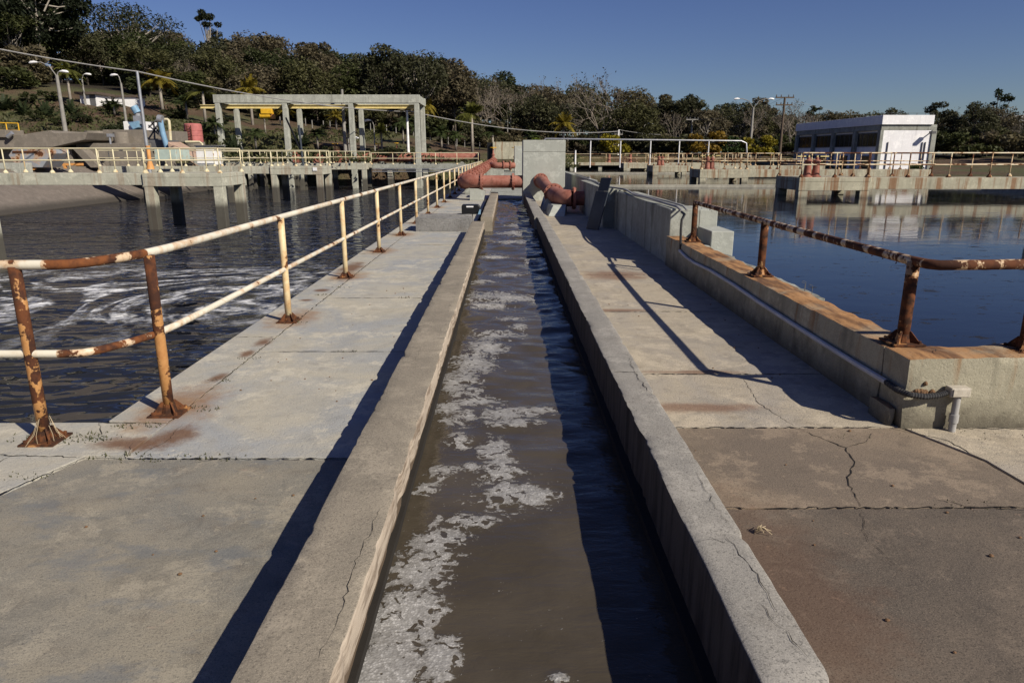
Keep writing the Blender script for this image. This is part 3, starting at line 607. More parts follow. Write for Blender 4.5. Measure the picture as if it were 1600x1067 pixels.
rough_block('outer_ledge', 2.685, 2.87, 6.2, 10.6, -1.0, 0.38, M['grey'], pp, 3, 50, 3, amp=0.01, seed=9)
ww = MB()
for q in ((2.78, 6.3), (2.76, 6.42), (2.8, 6.5)): ww.tube([(q[0], q[1], .37), (q[0] + .01, q[1] + .02, .47), (q[0] - .02, q[1] + .03, .48)], .0025, 5)
ww.build('reinforcing_wire', M['frame_dark'], pp)
ribbon(pp, [(2.62, 4.1), (2.66, 4.2), (2.65, 4.3)], .01, 0.462, seed=71)
tw = thing('retaining_wall', 'tall grey concrete wall in shade between walkway and still tank', 'wall')
t = MB(); t.box(2.46, 2.9, 10.72, 15.9, -1.5, 0.83); t.build('wall_segment', M['grey'], tw, bevel=0.012)
t = MB(); t.box(2.18, 2.55, 16.2, 21.5, -1.5, 0.88); t.build('wall_segment', M['grey'], tw, bevel=0.012)
t = MB(); t.box(2.44, 2.58, 15.905, 16.195, -1.5, 0.86); t.box(2.48, 2.7, 21.505, 76, -1.5, 0.88); t.build('wall_segment', M['grey'], tw, bevel=0.01)
t = MB(); t.box(2.905, 3.18, 10.73, 11.6, -1.5, 0.82); t.build('stub_block', M['tower'], tw, bevel=.012)
t = MB(); t.box(2.88, 3.2, 9.95, 10.7, -1.5, 0.58); t.build('stub_block', M['tower'], tw, bevel=.012)

# ------------------------------------------------------------------ near railings
def post_mesh(name, h, r, mat): m = MB(); m.tube([(0, 0, 0.01), (0, 0, h * .33), (0, 0, h * .66), (0, 0, h)], r, 14); me = m.mesh(name, mat, True); return me
def base_mesh(name, s, h, mat):
    m = MB(); m.box(-s, s, -s, s, 0.0, 0.012)
    for a in range(4):
        c, d = math.cos(a * math.pi / 2 + math.pi / 4), math.sin(a * math.pi / 2 + math.pi / 4); w = 0.005
        p = lambda rr, z, sgn: (c * rr - d * w * sgn, d * rr + c * w * sgn, z)
        m.hexa([p(.02, .012, -1), p(s * 1.1, .012, -1), p(s * 1.1, .012, 1), p(.02, .012, 1)], [p(.02, h, -1), p(.045, h, -1), p(.045, h, 1), p(.02, h, 1)])
        bx, by = [(1, 1), (-1, 1), (-1, -1), (1, -1)][a]; m.lathe([(.012, 0), (.012, .018), (.006, .022)], (bx * s * .0 + c * 0 + (s * .72 if a % 2 == 0 else -s * .72) * (1 if a < 2 else -1), (s * .72 if a in (0, 1) else -s * .72), .01), 6)
    m.lathe([(.05, .012), (.042, h * .5), (.038, h * .8)], (0, 0, 0), 12); return m.mesh(name, mat)
rail_l = thing('railing', 'cream two-bar handrail with rusted posts along the lit walkway', 'railing')
RL = 1.04; RX = -2.2
py_l = [4.33 + 2.6 * k for k in range(24)]
pm = post_mesh('post', 1.03, 0.033, M['post_paint']); pm2 = post_mesh('post', 1.03, 0.033, M['post_rusty']); bm_ = base_mesh('base_plate', 0.10, 0.085, M['rust'])
rl_rust = [0.17, 0.05, 0.02] + [-0.02] * 30
def col1(v): return (v, 0, 0, 1)
for k, y in enumerate(py_l):
    share('post', pm if k else pm2, rail_l, (RX, y, 0), color=col1(rl_rust[k] if k else 0.05)); share('base_plate', bm_, rail_l, (RX, y, 0), color=col1(0.06))
for q in ((-2.72, 3.88), (-5.3, 3.88), (-7.9, 3.88)):
    share('post', pm2, rail_l, (q[0], q[1], 0), color=col1(0.05)); share('base_plate', bm_, rail_l, (q[0], q[1], 0), color=col1(0.06))
def arc_a(z): return [(-8.5, 3.88, z), (-5, 3.88, z), (-2.75, 3.88, z), (-2.56, 3.88, z)]
def arc_b(z): return [(-2.56, 3.88, z), (-2.5, 3.885, z), (-2.43, 3.90, z), (-2.36, 3.98, z), (-2.28, 4.16, z), (-2.225, 4.33, z)]
def arc_c(z): return [(-2.225, 4.33, z), (-2.205, 4.6, z), (RX, 5.0, z)] + [(RX, y, z) for y in np.linspace(6, py_l[-1], 40)]
for z_, r0_, nm_ in ((RL, .027, 'top_rail'), (.53, .023, 'middle_rail')):
    for fn_, am_ in ((arc_a, 0.0), (arc_b, .17), (arc_c, -.015)):
        m = MB(); m.tube(fn_(z_), r0_ * (1.01 if fn_ is arc_b else 1), 12); o = m.build(nm_, M['rail_near'], rail_l, True); o.color = col1(am_)

rail_r = thing('railing', 'heavily rusted single-bar handrail on top of the low parapet', 'railing')
pmr = post_mesh('post', 0.53, 0.038, M['rust_dark'])
for q in ((2.555, 4.385), (2.555, 7.02), (2.6, 9.85), (3.22, 4.2), (5.8, 4.2)):
    share('post', pmr, rail_r, (q[0], q[1], 0.447), color=col1(-0.02)); share('base_plate', bm_, rail_r, (q[0], q[1], 0.449), color=col1(-0.04))
m = MB(); m.tube([(2.6, 9.87, .985), (2.575, 8.5, .985), (2.555, 7.0, .983), (2.555, 5.5, .98), (2.555, 4.4, .98), (2.575, 4.27, .98), (2.62, 4.22, .98), (2.8, 4.2, .985), (3.2, 4.2, .99), (5.9, 4.2, .995)], 0.031, 12)
o = m.build('top_rail', M['rail_flake'], rail_r, True); o.color = col1(0.0)
m = MB(); r_ = random.Random(5)                 # paint flakes curling off the bar
for _ in range(70):
    y = r_.uniform(4.4, 9.8); a = r_.uniform(2.5, 4.6); c = (2.555 + math.sin(a) * .027, y, .982 + math.cos(a) * .027); s_ = r_.uniform(.008, .022)
    m.add([c, (c[0] + math.sin(a) * s_ * .5, y + s_, c[2] - s_), (c[0] + math.sin(a) * s_, y - s_ * .4, c[2] - s_ * .8)], [(0, 1, 2)])
o = m.build('paint_flakes', M['rail_flake'], rail_r); o['kind'] = 'stuff'

# conduit along the parapet
cd = thing('cable_conduit', 'thin grey conduit sagging along the face of the low parapet', 'conduit')
m = MB(); m.tube([(2.385, y, z) for y, z in ((9.72, .34), (9.3, .30), (8.9, .29), (8.2, .31), (7.3, .30), (6.5, .275), (5.7, .26), (5.1, .25), (4.5, .245), (4.2, .245))], 0.019, 8); m.build('tube', M['conduit'], cd, True)
m = MB()
path = [(2.385, 4.2, .245), (2.38, 4.05, .24), (2.42, 3.985, .235), (2.5, 3.97, .228), (2.58, 3.975, .235), (2.64, 3.985, .25)]
pts = []; rs = []
for a, b in zip(path[:-1], path[1:]):
    for i in range(10): t_ = i / 10; pts.append(Vector(a).lerp(Vector(b), t_)); rs.append(.017 + (.003 if i % 2 else 0))
m.tube(pts, rs, 8); m.build('corrugated_hose', M['hose'], cd)
m = MB(); m.tube([(2.41, 9.76, .34), (2.40, 9.77, .60), (2.41, 9.80, .75), (2.47, 9.9, .82), (2.5, 10.2, .83)], 0.018, 8); m.build('black_hose', M['hose'], cd, True)
m = MB(); m.tube([(2.5, 10.2, .845)] + [(2.52 + .05 * math.sin(y * 1.3), y, .875 + .012 * math.sin(y * 2.1)) for y in np.linspace(10.8, 15.8, 14)] + [(2.38 + .05 * math.sin(y), y, .905) for y in np.linspace(16.3, 21.3, 12)] + [(2.55, 22, .91), (2.55, 27, .91)], 0.02, 8); m.build('tube', M['pvc'], cd, True)
m = MB(); m.tube([(2.6, 10.3, .845)] + [(2.62 + .06 * math.cos(y * 1.1), y, .87) for y in np.linspace(10.8, 15.8, 14)], 0.014, 6); m.build('tube', M['cable'], cd, True)
jb = thing('junction_box', 'small white junction box on a grey pipe at the parapet face', 'junction box')
m = MB(); m.box(2.645, 2.765, 3.955, 4.022, 0.225, 0.285); m.build('box', M['beige'], jb, bevel=.006)
m = MB(); m.box(2.655, 2.755, 3.948, 3.954, 0.232, 0.278); m.build('cover', M['beige'], jb, bevel=.002)
m = MB(); m.cyl((2.705, 3.985, -0.005), (2.705, 3.985, .222), .021, n=14); m.lathe([(.027, 0), (.027, .05)], (2.705, 3.985, .06), 14); m.build('pipe', M['pvc'], jb, True)
m = MB()
for _ in range(16):
    c = (2.50 + r_.gauss(0, .035), 4.03 + r_.gauss(0, .005), .245 + r_.gauss(0, .018)); s_ = r_.uniform(.010, .022)
    m.lathe([(s_ * .2, -s_), (s_, -s_ * .3), (s_ * .8, s_ * .5), (s_ * .2, s_)], c, 7)
tag(m.build('mud_nest', M['mud']), 'brown lump of mud nest behind the corrugated hose', 'nest')
m = MB()
for _ in range(12):
    a = r_.uniform(-.9, .9); L = r_.uniform(.03, .075); m.tube([(1.10, 2.80, .003), (1.10 + L * .5 * math.cos(a), 2.8 + L * .5 * math.sin(a), .02 + r_.uniform(0, .02)), (1.10 + L * math.cos(a), 2.8 + L * math.sin(a), r_.uniform(.004, .03))], .0018, 4)
tag(m.build('dry_grass_tuft', M['straw']), 'pale tuft of dry straw at the foot of canal wall', 'grass tuft')
m = MB()
for _ in range(14):
    a = r_.uniform(0, 6.28); L = r_.uniform(.05, .11); m.tube([(-2.70 + .03 * math.cos(a), 3.87 + .03 * math.sin(a), .10 + r_.uniform(0, .06)), (-2.70 + .06 * math.cos(a), 3.86 + .06 * math.sin(a), .06), (-2.70 + L * math.cos(a), 3.85 + L * math.sin(a), r_.uniform(.004, .03))], .0015, 4)
tag(m.build('dry_root_tuft', M['straw']), 'dry pale roots tangled round the foot of a rusty post', 'roots')
m = MB()
for _ in range(60):
    a = r_.uniform(0, 6.28); q = r_.uniform(0.5, 3.5)
    side = r_.choice((-1, 1)); x = r_.uniform(-2.0, -.95) if side < 0 else r_.uniform(1.0, 2.3); y = r_.uniform(2.0, 9.0); s_ = r_.uniform(.004, .011)
    m.lathe([(s_ * .5, 0), (s_, s_ * .4), (s_ * .4, s_ * .9)], (x, y, .001), 6)
o = m.build('pebbles', M['mud']); o['kind'] = 'stuff'; o['label'] = 'tiny scattered grit and pebbles on the walkways'; o['category'] = 'pebbles'

# ------------------------------------------------------------------ step block, case, gate plate
sb = thing('threshold_block', 'speckled grey concrete block laid across the lit walkway', 'block')
rough_block('block', -1.99, -0.76, 15.45, 15.85, 0.003, 0.29, M['dark_block'], sb, 14, 5, 4, amp=0.006, seed=3)
rough_block('cap', -1.97, -0.78, 15.86, 16.5, 0.003, 0.31, M['dark_block'], sb, 14, 5, 2, amp=0.012, seed=4)
cs_ = thing('equipment_case', 'black case with a pale label lying on the concrete block', 'case')
m = MB(); m.prism([(-1.03, .31), (-0.64, .31), (-0.60, .36), (-0.60, .45), (-0.66, .52), (-1.01, .52), (-1.03, .50)], 'y', 16.2, 16.48); m.build('body', M['black'], cs_, bevel=.01)
m = MB(); m.box(-0.92, -0.76, 16.19, 16.198, .465, .495); m.build('label_plate', M['white'], cs_)
m = MB(); m.hexa([(-.66, 16.1, .315), (-.60, 16.1, .315), (-.60, 16.19, .315), (-.66, 16.19, .315)], [(-.62, 16.1, .42), (-.59, 16.1, .42), (-.59, 16.19, .42), (-.62, 16.19, .42)]); m.build('blue_flap', M['blue'], cs_)
gp = thing('steel_gate_plate', 'dark blue steel gate plate leaning on the wall by the pipe', 'plate')
a0, a1, b0, b1 = Vector((1.80, 16.0, 0.0)), Vector((2.04, 15.75, 0.0)), Vector((2.06, 15.95, 1.13)), Vector((2.30, 15.70, 1.13))
nrm = (a1 - a0).cross(b0 - a0).normalized() * 0.03
def quadprism(m, A, B, C, D, n): m.hexa([A, B, B + n, A + n], [D, C, C + n, D + n])
def lp(u, v): return a0 + (a1 - a0) * u + (b0 - a0) * v
m = MB(); quadprism(m, lp(0, 0), lp(1, 0), lp(1, .74), lp(0, .74), nrm); m.build('plate', M['dark_steel'], gp, bevel=.005)
m = MB(); quadprism(m, lp(.12, .745), lp(.95, .745), lp(.95, 1.0), lp(.12, 1.0), nrm * .5); m.build('head_plate', M['dark_steel'], gp, bevel=.004)
m = MB(); quadprism(m, lp(.4, .48) - nrm * .15, lp(.6, .48) - nrm * .15, lp(.6, .62) - nrm * .15, lp(.4, .62) - nrm * .15, nrm * .1); m.build('marking', M['black'], gp)
for u in (.3, .7): m = MB(); quadprism(m, lp(u - .07, .9) - nrm * .1, lp(u + .07, .9) - nrm * .1, lp(u + .07, .96) - nrm * .1, lp(u - .07, .96) - nrm * .1, nrm * .05); m.build('lifting_hole', M['white'], gp)

# ------------------------------------------------------------------ inlet chambers and pipes on the centre line
tc = thing('inlet_chamber', 'tall smooth grey concrete chamber standing across the canal end', 'chamber')
m = MB(); m.box(0.575, 2.09, 26.0, 27.6, -0.6, 1.70); m.build('body', M['tower'], tc, bevel=.015)
m = MB(); m.box(0.575, 2.09, 26.0, 27.6, 1.704, 2.11); m.build('upper_lift', M['tower'], tc, bevel=.015)
tc2 = thing('inlet_chamber', 'narrow pale concrete chamber half hidden behind the tall one', 'chamber')
m = MB(); m.box(0.5, 2.05, 48, 50, -0.6, 2.15); m.build('body', M['tower'], tc2, bevel=.02)
tc3 = thing('outlet_chamber', 'pale rust-stained concrete box at far end of the pipeline', 'chamber')
m = MB(); m.box(-1.35, 1.6, 70, 73, 1.15, 2.75); m.build('body', M['deck_right'], tc3, bevel=.02)
m = MB(); m.box(-1.9, -1.36, 70.4, 73, 0.2, 2.7); m.build('side_panel', M['black'], tc3)
for x in (-1.2, -.4, .4, 1.3): m = MB(); m.box(x - .06, x + .06, 70.2, 70.4, 0, 1.148); m.build('leg', M['rail_cream'], tc3).color = col1(0)

def flange(m, c, d, r, t_=.05, n=20, bolts=12):
    c = Vector(c); d = Vector(d).normalized(); m.cyl(c - d * t_ / 2, c + d * t_ / 2, r, n=n)
    ref = Vector((0, 0, 1)) if abs(d.z) < .9 else Vector((1, 0, 0)); a = d.cross(ref).normalized(); b_ = d.cross(a)
    for k in range(bolts):
        q = c + (a * math.cos(k * 6.283 / bolts) + b_ * math.sin(k * 6.283 / bolts)) * r * .88
        m.cyl(q - d * (t_ / 2 + .03), q + d * (t_ / 2 + .03), .018, n=6)
def elbow(p0, corner, p1, n=9):
    p0, c, p1 = Vector(p0), Vector(corner), Vector(p1); return [p0 * (1 - t) ** 2 + c * 2 * t * (1 - t) + p1 * t * t for t in np.linspace(0, 1, n)]
pl = thing('pipeline', 'long salmon-red flanged pipe beside the canal with elbow into chamber', 'pipe')
pr_ = .225
A0 = Vector((-1.55, 26.9, .67)); A1 = Vector((-1.15, 68, 1.05))
m = MB(); m.tube([A0, A1], pr_ * .97, 20); m.build('straight_pipe', M['red_pipe'], pl, True)
m = MB(); m.tube([A0 + Vector((0, .1, 0))] + elbow(A0, (-1.56, 26.25, .66), (-1.0, 26.25, .66)) + [Vector((-.95, 26.25, .66))], pr_ * 1.06, 20); m.build('elbow', M['red_pipe'], pl, True)
m = MB(); m.cyl((-.95, 26.25, .66), (.57, 26.25, .66), pr_, n=20); m.build('branch_pipe', M['red_pipe'], pl, True)
for c, d in [((-.93, 26.25, .66), (1, 0, 0)), ((.22, 26.25, .66), (1, 0, 0))] + [(A0.lerp(A1, t_), A1 - A0) for t_ in [0.0, .05, .1, .15, .2, .26, .32, .4, .48, .56, .65, .75, .85, .95]]:
    m = MB(); flange(m, c, d, pr_ * 1.35, .06, bolts=14); m.build('flange', M['red_pipe'], pl, False)
m = MB(); m.prism([(-1.35, 0.003), (-.85, 0.003), (-.78, .32), (-1.05, .42), (-1.35, .42)], 'y', 26.05, 26.5); m.build('pipe_support', M['tower'], pl, bevel=.01)
for t_ in (.08, .3, .5, .7, .9):
    c = A0.lerp(A1, t_); m = MB(); m.box(c.x - .25, c.x + .25, c.y - .2, c.y + .2, 0.003, c.z - .17); m.build('pipe_support', M['grey'], pl, bevel=.01)
# second branch, further on
p2 = thing('branch_pipe', 'short red elbow pipe entering the half hidden narrow chamber', 'pipe')
m = MB(); m.tube([(-1.0, 48.6, .95)] + elbow((-.95, 48.4, .92), (-.9, 47.8, .9), (-.3, 47.8, .9)) + [(.5, 48.1, .9)], .2, 16); m.build('elbow', M['red_pipe'], p2, True)
for k, c in enumerate(((-.25, 47.82, .9), (.2, 48.0, .9))):
    m = MB(); flange(m, c, (1, .2, 0), .3, .06); m.build('flange', M['red_pipe'], p2)
m = MB(); m.box(-.9, -.2, 47.6, 48.2, .003, .68); m.build('pipe_support', M['grey'], p2, bevel=.01)
# right hand branch in front of the chamber
pb = thing('elbow_pipe', 'salmon-red double-elbow pipe from tall chamber into retaining wall', 'pipe')
m = MB(); m.tube([(1.22, 25.99, .70), (1.24, 24.8, .68)] + elbow((1.25, 24.4, .67), (1.27, 23.4, .6), (1.36, 22.4, .52)) + [Vector((1.42, 21.7, .48))], .20, 18); m.build('sloping_pipe', M['red_pipe'], pb, True)
m = MB(); m.tube(elbow((1.42, 21.6, .47), (1.47, 20.35, .42), (1.86, 20.3, .42), 12), .235, 20); m.build('elbow', M['red_pipe'], pb, True)
m = MB(); m.cyl((1.86, 20.3, .42), (2.3, 20.3, .42), .2, n=20); m.build('branch_pipe', M['red_pipe'], pb, True)
for c, d, r in (((1.22, 25.93, .70), (0, 1, 0), .27), ((1.42, 21.65, .475), (.06, -1, -.05), .31), ((1.90, 20.3, .42), (1, 0, 0), .31)):
    m = MB(); flange(m, c, d, r, .06, bolts=14); m.build('flange', M['red_pipe'], pb)
m = MB(); m.hexa([(1.12, 19.3, .003), (1.55, 19.2, .003), (1.75, 20.9, .003), (1.15, 20.9, .003)], [(1.3, 20.0, .25), (1.65, 20.0, .25), (1.75, 20.9, .25), (1.2, 20.9, .25)]); m.build('pipe_support', M['tower'], pb, bevel=.01)
m = MB(); m.hexa([(1.0, 21.5, .003), (1.3, 21.4, .003), (1.5, 22.6, .003), (1.05, 22.6, .003)], [(1.2, 21.6, .34), (1.35, 21.6, .34), (1.5, 22.6, .34), (1.15, 22.6, .34)]); m.build('pipe_support', M['tower'], pb, bevel=.01)

def valve(parent_name, label, c, h=1.3, group=None, r=.2):
    v = thing(parent_name, label, 'valve', group, c)
    m = MB(); m.lathe([(r, 0), (r * 1.15, .1), (r * 1.15, .16), (r * .8, .2), (r * .55, h * .35), (r * .8, h * .4), (r * .8, h * .45), (r * .35, h * .55), (r * .3, h * .9)], (0, 0, 0), 14); m.build('body', M['red_pipe'], v, True)
    m = MB(); m.tube([(r * 1.4 * math.cos(a), r * 1.4 * math.sin(a), h) for a in np.linspace(0, 6.283, 17)], .035, 6, False); m.bar((-r * 1.4, 0, h), (r * 1.4, 0, h), .05); m.bar((0, -r * 1.4, h), (0, r * 1.4, h), .05); m.cyl((0, 0, h * .85), (0, 0, h + .04), .04, n=8); m.build('handwheel', M['yellow'], v)
    return v
valve('gate_valve', 'red gate valve with yellow handwheel before dark panel', (-1.25, 66.5, 1.1), 1.1)
valve('gate_valve', 'red gate valve with yellow handwheel beside narrow chamber', (.75, 66.5, .75), 1.45)

# far cross pipe
fp = thing('header_pipe', 'thick horizontal red header pipe behind the far railings', 'pipe')
m = MB(); m.cyl((-16.2, 73, 1.3), (-2.7, 73, 1.3), .43, n=20); m.build('straight_pipe', M['red_pipe'], fp, True)
for x in (-3.0, -6.6, -7.6, -11.0, -13.4, -15.8):
    m = MB(); flange(m, (x, 73, 1.3), (1, 0, 0), .52, .14, bolts=0); m.build('flange', M['red_pipe'], fp, True)
for x in (-4.5, -8.8, -12.5): m = MB(); m.box(x - .2, x + .2, 72.6, 73.4, .2, .9); m.build('pipe_support', M['grey'], fp, bevel=.01)
for i, x in enumerate((-21.2, -18.8, -17.0)):
    v = thing('pump_casing', 'red pump casing behind the cream rails, %s' % ('nearest the gantry hoist' if i == 0 else 'between its two neighbours' if i == 1 else 'beside the thick header pipe'), 'pump', 'red pumps by the header pipe', (x, 73, .4))
    m = MB(); m.cyl((0, -.4, .75), (0, .5, .75), .55, n=18); m.box(-.35, .35, -.3, .4, 0, .4); m.build('casing', M['red_pipe'], v, True)
    m = MB(); m.cyl((0, -.42, .75), (0, -.5, .75), .3, n=16); m.cyl((0, 0, 1.2), (0, 0, 1.6), .25, n=14); m.build('nozzle', M['red_pipe'], v, True)
for (px, py, wd) in ((523, 225, 'second pump'), (551, 226, 'gantry post'), (591, 225, 'header pipe end'), (620, 224, 'header pipe middle')):
    c = at(px, py, 74.5); valve('gate_valve', 'red valve with yellow handwheel above the %s' % wd, (c[0], 74.5, c[2] - 1.3), 1.3, 'valves of the header pipe')

# ------------------------------------------------------------------ bridges and platforms over the tanks
def railing(name, label, group, path, zb, mat, parent=None, h=1.02, r=.03, spacing=1.9, rust=0.0, seed=0):
    """two-bar guard rail along a polyline; posts every ~spacing"""
    t_ = thing(name, label, 'railing', group); rr = random.Random(seed)
    key = (name, mat.name, h)
    if key not in railing.cache:
        m = MB(); m.tube([(0, 0, 0), (0, 0, h)], r * .95, 8); a = m.mesh('post', mat, True)
        m = MB(); m.lathe([(.11, 0), (.11, .03), (.045, .13)], (0, 0, 0), 8); b_ = m.mesh('base_plate', mat, False); railing.cache[key] = (a, b_)
    pmesh, bmesh_ = railing.cache[key]
    for z, q in ((h, 'top_rail'), (h * .52, 'middle_rail')):
        m = MB()
        for a, b_ in zip(path[:-1], path[1:]): m.tube([(a[0], a[1], zb + z), (b_[0], b_[1], zb + z)], r if z == h else r * .85, 8)
        o = m.build(q, mat, t_, True); o.color = col1(rust)
    for a, b_ in zip(path[:-1], path[1:]):
        L = math.hypot(b_[0] - a[0], b_[1] - a[1]); k = max(1, round(L / spacing))
        for i in range(k):
            q = (a[0] + (b_[0] - a[0]) * i / k, a[1] + (b_[1] - a[1]) * i / k, zb)
            share('post', pmesh, t_, q, color=col1(rust + rr.uniform(-.04, .05))); share('base_plate', bmesh_, t_, q, color=col1(rust + .06))
    q = (path[-1][0], path[-1][1], zb); share('post', pmesh, t_, q, color=col1(rust)); return t_
railing.cache = {}

def platform(side, Y, x0, x1, zt, zw, mat, railmat, label, rlabel, bx, depth=2.75, rust=0.0, seed=0, bridge=True, thick=.55, group=None):
    """concrete aerator platform on piles with a footbridge to the bank at x=bx"""
    p = thing('aerator_platform', label, 'platform', group)
    y1 = Y + depth
    m = MB(); m.box(x0, x1, Y, y1, zt - .18, zt); m.build('deck', mat, p, bevel=.015)
    for nm, b4 in (('beam', (x0 + .003, x1 - .003, Y + .003, Y + .35)), ('beam', (x0 + .003, x1 - .003, y1 - .35, y1 - .003)), ('beam', (x0 + .003, x0 + .35, Y + .354, y1 - .354)), ('beam', (x1 - .35, x1 - .003, Y + .354, y1 - .354))):
        m = MB(); m.box(*b4, zt - thick, zt - .184); m.build(nm, mat, p, bevel=.012)
    for cx, cy in ((x0 + .22, Y + .22), (x1 - .22, Y + .22), (x0 + .22, y1 - .22), (x1 - .22, y1 - .22)):
        m = MB(); m.box(cx - .2, cx + .2, cy - .2, cy + .2, zw - 1.2, zt - thick - .004); m.build('pile', mat, p, bevel=.015)
    if bridge:
        xa, xb = (bx, x0 - .01) if side < 0 else (x1 + .01, bx)
        m = MB(); m.box(xa, xb, Y + .1, Y + 1.6, zt - .5, zt - .012); m.build('footbridge', mat, p, bevel=.015)
        if Y > 40:
            k_ = max(1, int(abs(xb - xa) / 4.5))
            for i_ in range(k_):
                for yy_ in (Y + .35, Y + 1.35):
                    cx = xa + (xb - xa) * (i_ + .5) / k_; m = MB(); m.box(cx - .17, cx + .17, yy_ - .17, yy_ + .17, zw - 1.2, zt - .504); m.build('pile', mat, p, bevel=.015)
        e = .1
        if side < 0: path = [(bx, Y + .2), (x0 + e, Y + .2), (x0 + e, Y + e), (x1 - e, Y + e), (x1 - e, y1 - e), (x0 + e, y1 - e), (x0 + e, Y + 1.5), (bx, Y + 1.5)]
        else: path = [(bx, Y + .2), (x1 - e, Y + .2), (x1 - e, Y + e), (x0 + e, Y + e), (x0 + e, y1 - e), (x1 - e, y1 - e), (x1 - e, Y + 1.5), (bx, Y + 1.5)]
        railing('guard_railing', rlabel, None, path, zt, railmat, rust=rust, seed=seed)
    return p
ZL, ZR = 0.84, 0.655
platform(-1, 31.0, -15.6, -12.2, ZL, WL, M['deck_left'], M['rail_cream'], 'nearest concrete platform on piles in the rippled left tank', 'cream guard rail round the nearest platform of the rippled tank', -31.5, seed=1)
platform(-1, 49.0, -16.0, -12.5, ZL, WL, M['deck_left'], M['rail_cream'], 'second concrete platform on piles in the rippled tank', 'cream guard rail round the second platform of the rippled tank', -27.5, seed=2)
platform(-1, 65.0, -16.2, -12.6, ZL, WL, M['deck_left'], M['rail_cream'], 'third concrete platform on piles, beside the concrete gantry', 'cream guard rail round the third platform by the gantry', -30.0, seed=3)
platform(1, 31.0, 12.6, 15.7, ZR, WR, M['deck_right'], M['rail_rusty'], 'nearest rust-streaked concrete platform in the still tank', 'rusty cream guard rail of the nearest platform in the still tank', 28, rust=.02, seed=4)
platform(1, 47.5, 12.7, 15.9, ZR, WR, M['deck_right'], M['rail_rusty'], 'second rust-streaked concrete platform in the still tank', 'rusty cream guard rail of the second platform in the still tank', 28, rust=.02, seed=5)
platform(1, 63.5, 12.8, 15.8, ZR, WR, M['deck_right'], M['rail_rusty'], 'third concrete platform in the still tank, before the white pipe', 'rusty cream guard rail of the third platform in the still tank', 28, seed=6)
platform(1, 80.0, 12.9, 15.9, ZR, WR, M['deck_right'], M['rail_rusty'], 'farthest small concrete platform in the still tank', 'guard rail of the farthest platform in the still tank', 28, seed=7)
platform(1, 14.3, 12.55, 15.6, ZR + .05, WR, M['deck_right'], M['rail_rusty'], 'dark pile of a platform cut by the picture edge, still tank', 'rail of the platform cut by the picture edge', 28, bridge=False)
pile = MB(); pile.box(-14.6, -14.1, 19.4, 19.9, WL - 1, 0.0); tag(pile.build('concrete_pile', M['deck_left'], bevel=.02), 'lone dark concrete pile standing in rippled water at picture edge', 'pile')
# cable brackets under the left bridge
sg = MB(); c = at(492, 264.5, 48.97); sg.box(c[0] - .14, c[0] + .14, 48.95, 48.985, c[2] - .11, c[2] + .11); tag(sg.build('notice_plate', M['white']), 'small white notice plate fixed on the second platform beam', 'sign')

# cross bridges at the far end
def crossbridge(label, x0, x1, y0, y1, zt, mat, rl, railmat, thick=.35, rust=0.):
    p = thing('crosswalk', label, 'footbridge'); m = MB(); m.box(x0, x1, y0, y1, zt - thick, zt); m.build('deck', mat, p, bevel=.02)
    n = max(2, int(abs(x1 - x0) / 3.2)); 
    for i in range(n):
        cx = x0 + (x1 - x0) * (i + .5) / n; m = MB(); m.box(cx - .22, cx + .22, y0 + .2, y1 - .2, -2.6, zt - thick - .004); m.build('pile', M['deck_left'], p)
    railing('guard_railing', rl, None, [(x0, y0 + .1), (x1, y0 + .1)], zt, railmat, rust=rust, seed=31)
crossbridge('far concrete footbridge below the thick red header pipe', -12.3, -2.6, 66.0, 67.6, .72, M['grey'], 'cream guard rail in front of the thick red header pipe', M['rail_cream'])
crossbridge('far concrete footbridge across the end of the still tank', 2.75, 27.4, 89.5, 91.5, .62, M['deck_right'], 'cream guard rail along the far end of the still tank', M['rail_rusty'])
crossbridge('concrete footbridge behind the second platform of rippled tank', -30, -16.5, 73.5, 75, .84, M['grey'], 'cream guard rail beneath the concrete gantry', M['rail_cream'])
pb_ = thing('under_deck_pipes', 'thin grey pipes clipped under the far footbridge', 'pipe')
for dz in (.05, .25): m = MB(); m.tube([(-12.2, 65.8, .35 - dz), (-2.6, 65.8, .35 - dz)], .04, 6); m.build('tube', M['steel'], pb_, True)
# weir kerbs across the still tank
for i, (y, lab) in enumerate(((41.0, 'nearer low concrete weir kerb across the still tank'), (69.5, 'farther low concrete weir kerb across the still tank'))):
    m = MB(); m.box(2.72, 27.4, y, y + .35, -1.5, -0.07); tag(m.build('weir_kerb', M['kerb'], bevel=.01), lab, 'kerb')
m = MB(); m.box(27.4, 28.0, -12, YB1 + 1, -3, .15); structure(m.build('tank_rim_wall', M['grey'], bevel=.02))
m = MB(); m.box(2.0, 28.0, YB1, YB1 + 1, -3, .45); m.box(-31, 2.0, 76, 77, -3, .72); structure(m.build('tank_end_wall', M['grey'], bevel=.02))
